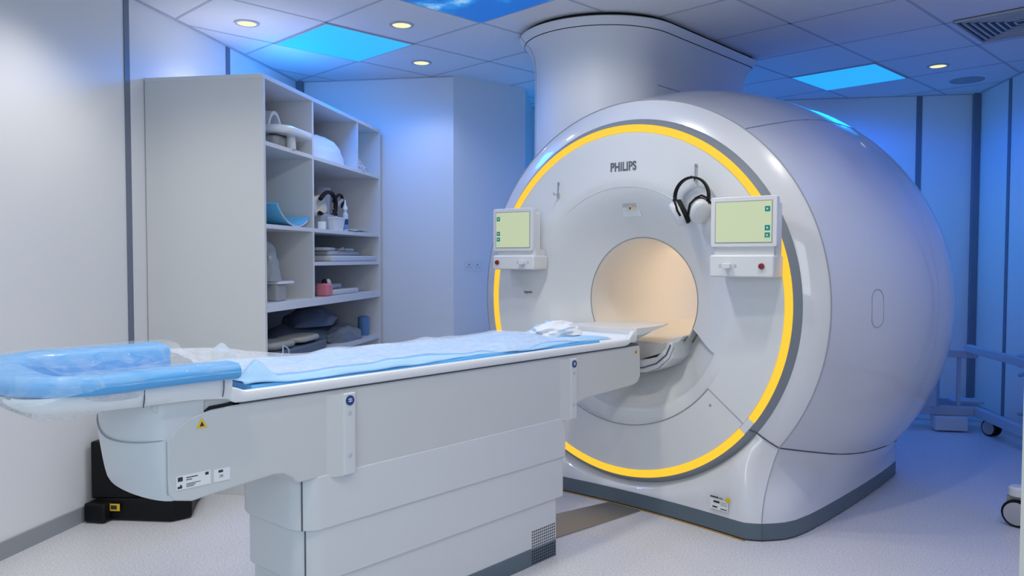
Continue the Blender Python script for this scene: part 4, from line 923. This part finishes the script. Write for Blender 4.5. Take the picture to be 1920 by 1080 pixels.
# ================================================================== BLACK BASE BY THE LEFT WALL
def RXY(u, w): p = room(u, w); return (p.x, p.y)
BK = thing('black_cart', 'low black wheeled cart base on the floor against the left wall', 'cart', room(-2.30, -0.72), 0)
ox, oy = BK.location.x, BK.location.y
def bkp(pts, z0, z1, name, m=BLACKP, bev=0.01):
    return MB().prism([(RXY(u, w)[0] - ox, RXY(u, w)[1] - oy) for u, w in pts], z0, z1).build(name, m, BK, bevel=bev)
bkp([(-2.50, -0.83), (-2.12, -0.80), (-2.06, -0.72), (-2.16, -0.50), (-2.20, -0.38), (-2.50, -0.38)], 0.005, 0.115, 'base')
bkp([(-2.53, -0.88), (-2.42, -0.88), (-2.42, -0.38), (-2.53, -0.38)], 0.005, 0.10, 'rear_foot')
bkp([(-2.52, -0.84), (-2.30, -0.80), (-2.24, -0.60), (-2.26, -0.44), (-2.52, -0.44)], 0.11, 0.40, 'housing')
pa = room(-2.40, -0.835); o = MB().box(-0.030, 0.030, -0.001, 0.001, 0, 0.036).build('warning_sign', WARN, BK, smooth=False)
o.location = (pa.x - ox, pa.y - oy, 0.055) ; o.rotation_euler = (0, 0, WA + 0.08)
o2 = MB().box(-0.016, 0.016, -0.0016, 0.0, 0.008, 0.028).build('warning_symbol', INK, o, smooth=False); 

# ================================================================== TROLLEY (right back)
def rl(pts, org): return [tuple(room(u, w, z) - org) for u, w, z in pts]
def bar(mb, a, b_, w_, h_):
    a, b_ = Vector(a), Vector(b_); d_ = (b_ - a).normalized(); s_ = d_.cross(Vector((0, 0, 1)))
    s_ = s_.normalized() if s_.length > .01 else Vector((1, 0, 0)); up = s_.cross(d_)
    r0 = [a + s_ * x + up * y for x, y in ((-w_, -h_), (w_, -h_), (w_, h_), (-w_, h_))]; r1 = [b_ + s_ * x + up * y for x, y in ((-w_, -h_), (w_, -h_), (w_, h_), (-w_, h_))]
    mb.loft([r0, r1], cap=True)
TR_O = room(2.45, 2.0)
TR = thing('transfer_trolley', 'pale framed wheeled trolley in blue light along the right wall', 'trolley', TR_O)
lf = MB()
for a, b_ in (((1.75, 2.10, 0.150), (2.56, 2.10, 0.145)), ((2.56, 2.12, 0.145), (2.60, 0.55, 0.150)), ((1.75, 2.45, 0.150), (2.70, 2.45, 0.150))):
    P = rl([a, b_], TR_O); bar(lf, P[0], P[1], 0.028, 0.035)
lf.build('lower_frame', TROLLEY, TR, smooth=False, bevel=0.006)
uf = MB()
for a, b_ in (((1.75, 2.10, 0.590), (2.56, 2.10, 0.570)), ((2.50, 2.12, 0.615), (2.62, 0.9, 0.590))):
    P = rl([a, b_], TR_O); bar(uf, P[0], P[1], 0.026, 0.028)
uf.build('upper_frame', TROLLEY, TR, smooth=False, bevel=0.005)
up_ = MB()
P = rl([(2.50, 2.10, 0.17), (2.50, 2.10, 0.57)], TR_O); bar(up_, P[0], P[1], 0.012, 0.012)
up_.build('upright', TROLLEY, TR, smooth=False)
P = rl([(2.20, 2.14, 0.17)], TR_O)[0]
MB().box(-0.11, 0.11, -0.05, 0.05, 0, 0.40).build('column', TROLLEY, TR, smooth=False, bevel=0.01).location = P; TR.children[-1].rotation_euler = (0, 0, WA)
P = rl([(2.36, 2.06, -0.0)], TR_O)[0]
o = MB().box(-0.115, 0.115, -0.06, 0.06, 0.012, 0.115).build('battery_box', mat('pale_box', (0.60, 0.66, 0.72), 0.5), TR, smooth=False, bevel=0.004); o.location = P; o.rotation_euler = (0, 0, WA)
o = MB().box(-0.10, 0.12, -0.07, 0.07, 0.0, 0.02).build('tray', TROLLEY, TR, smooth=False, bevel=0.004); o.location = rl([(2.52, 2.22, 0.19)], TR_O)[0]; o.rotation_euler = (0, 0, WA)
# padded rail end with levers
hd = MB(); P = rl([(2.62, 1.52, 0.60), (2.66, 1.30, 0.62)], TR_O); bar(hd, P[0], P[1], 0.05, 0.045); hd.build('rail_clamp', TROLLEY, TR, bevel=0.012)
hp_ = MB(); hp_.tube([tuple(v_) for v_ in rl([(2.70, 1.75, 0.47), (2.69, 1.62, 0.50), (2.68, 1.5, 0.46), (2.68, 1.5, 0.30), (2.69, 1.62, 0.22), (2.70, 1.75, 0.20)], TR_O)], 0.014, 8); hp_.build('handle_loop', TROLLEY, TR)
def caster(parent, P, rad=0.07, rz=0.0, m=None):
    e = bpy.data.objects.new('caster', None); C.objects.link(e); e.parent = parent; e.location = P; e.rotation_euler = (0, 0, rz)
    for s_ in (-1, 1):
        MB().lathe([(0.0, -0.012), (rad - .012, -0.012), (rad - .002, -0.009), (rad, -0.004), (rad, 0.004), (rad - .002, 0.009), (rad - .012, 0.012), (0, 0.012)], c=(s_ * 0.024, 0, rad), axis='x', seg=32).build('wheel', BLACKP, e, ang=50)
        MB().lathe([(0, 0.0135 * s_), (rad - 0.018, 0.0135 * s_), (rad - .012, 0.012 * s_)], c=(s_ * 0.0245, 0, rad), axis='x', seg=28).build('hub', m or GREY, e, ang=50)
    MB().rbox(-0.013, 0.013, -0.03, 0.05, rad * 0.6, rad * 2 + 0.012, 0.005, 'z').build('fork', GREY, e)
caster(TR, rl([(2.60, 1.93, 0)], TR_O)[0], 0.062, WA + 0.5)
caster(TR, rl([(2.60, 0.60, 0)], TR_O)[0], 0.062, WA)
caster(TR, rl([(1.80, 2.10, 0)], TR_O)[0], 0.062, WA)
# ================================================================== STAND with caster at the right edge
SD_O = room(2.10, -0.05)
SD = thing('wheeled_stand', 'white wheeled equipment stand partly behind the door frame at the right edge', 'stand', SD_O)
b2 = MB()
for (u, w) in ((1.90, -0.14), (2.32, -0.25), (2.50, 0.12), (2.30, 0.30)):
    P = rl([(u, w, 0.175), (2.10, -0.03, 0.195)], SD_O); bar(b2, P[0], P[1], 0.022, 0.014)
b2.build('base_legs', WHITE_P, SD, bevel=0.006)
for (u, w) in ((1.895, -0.14), (2.32, -0.25), (2.50, 0.12), (2.30, 0.30)): caster(SD, rl([(u, w, 0)], SD_O)[0], 0.068, WA + 0.9, mat('hub_pale', (0.45, 0.46, 0.5), 0.5))
b3 = MB(); b3.lathe([(0.045, 0.155), (0.045, 0.19), (0.035, 0.2), (0.0, 0.2)], c=rl([(1.895, -0.14, 0)], SD_O)[0], seg=20); b3.build('caster_cap', WHITE_P, SD)
MB().tube([(0, 0, 0.18), (0, 0, 1.3)], 0.018, 12).build('pole', CHROME, SD)
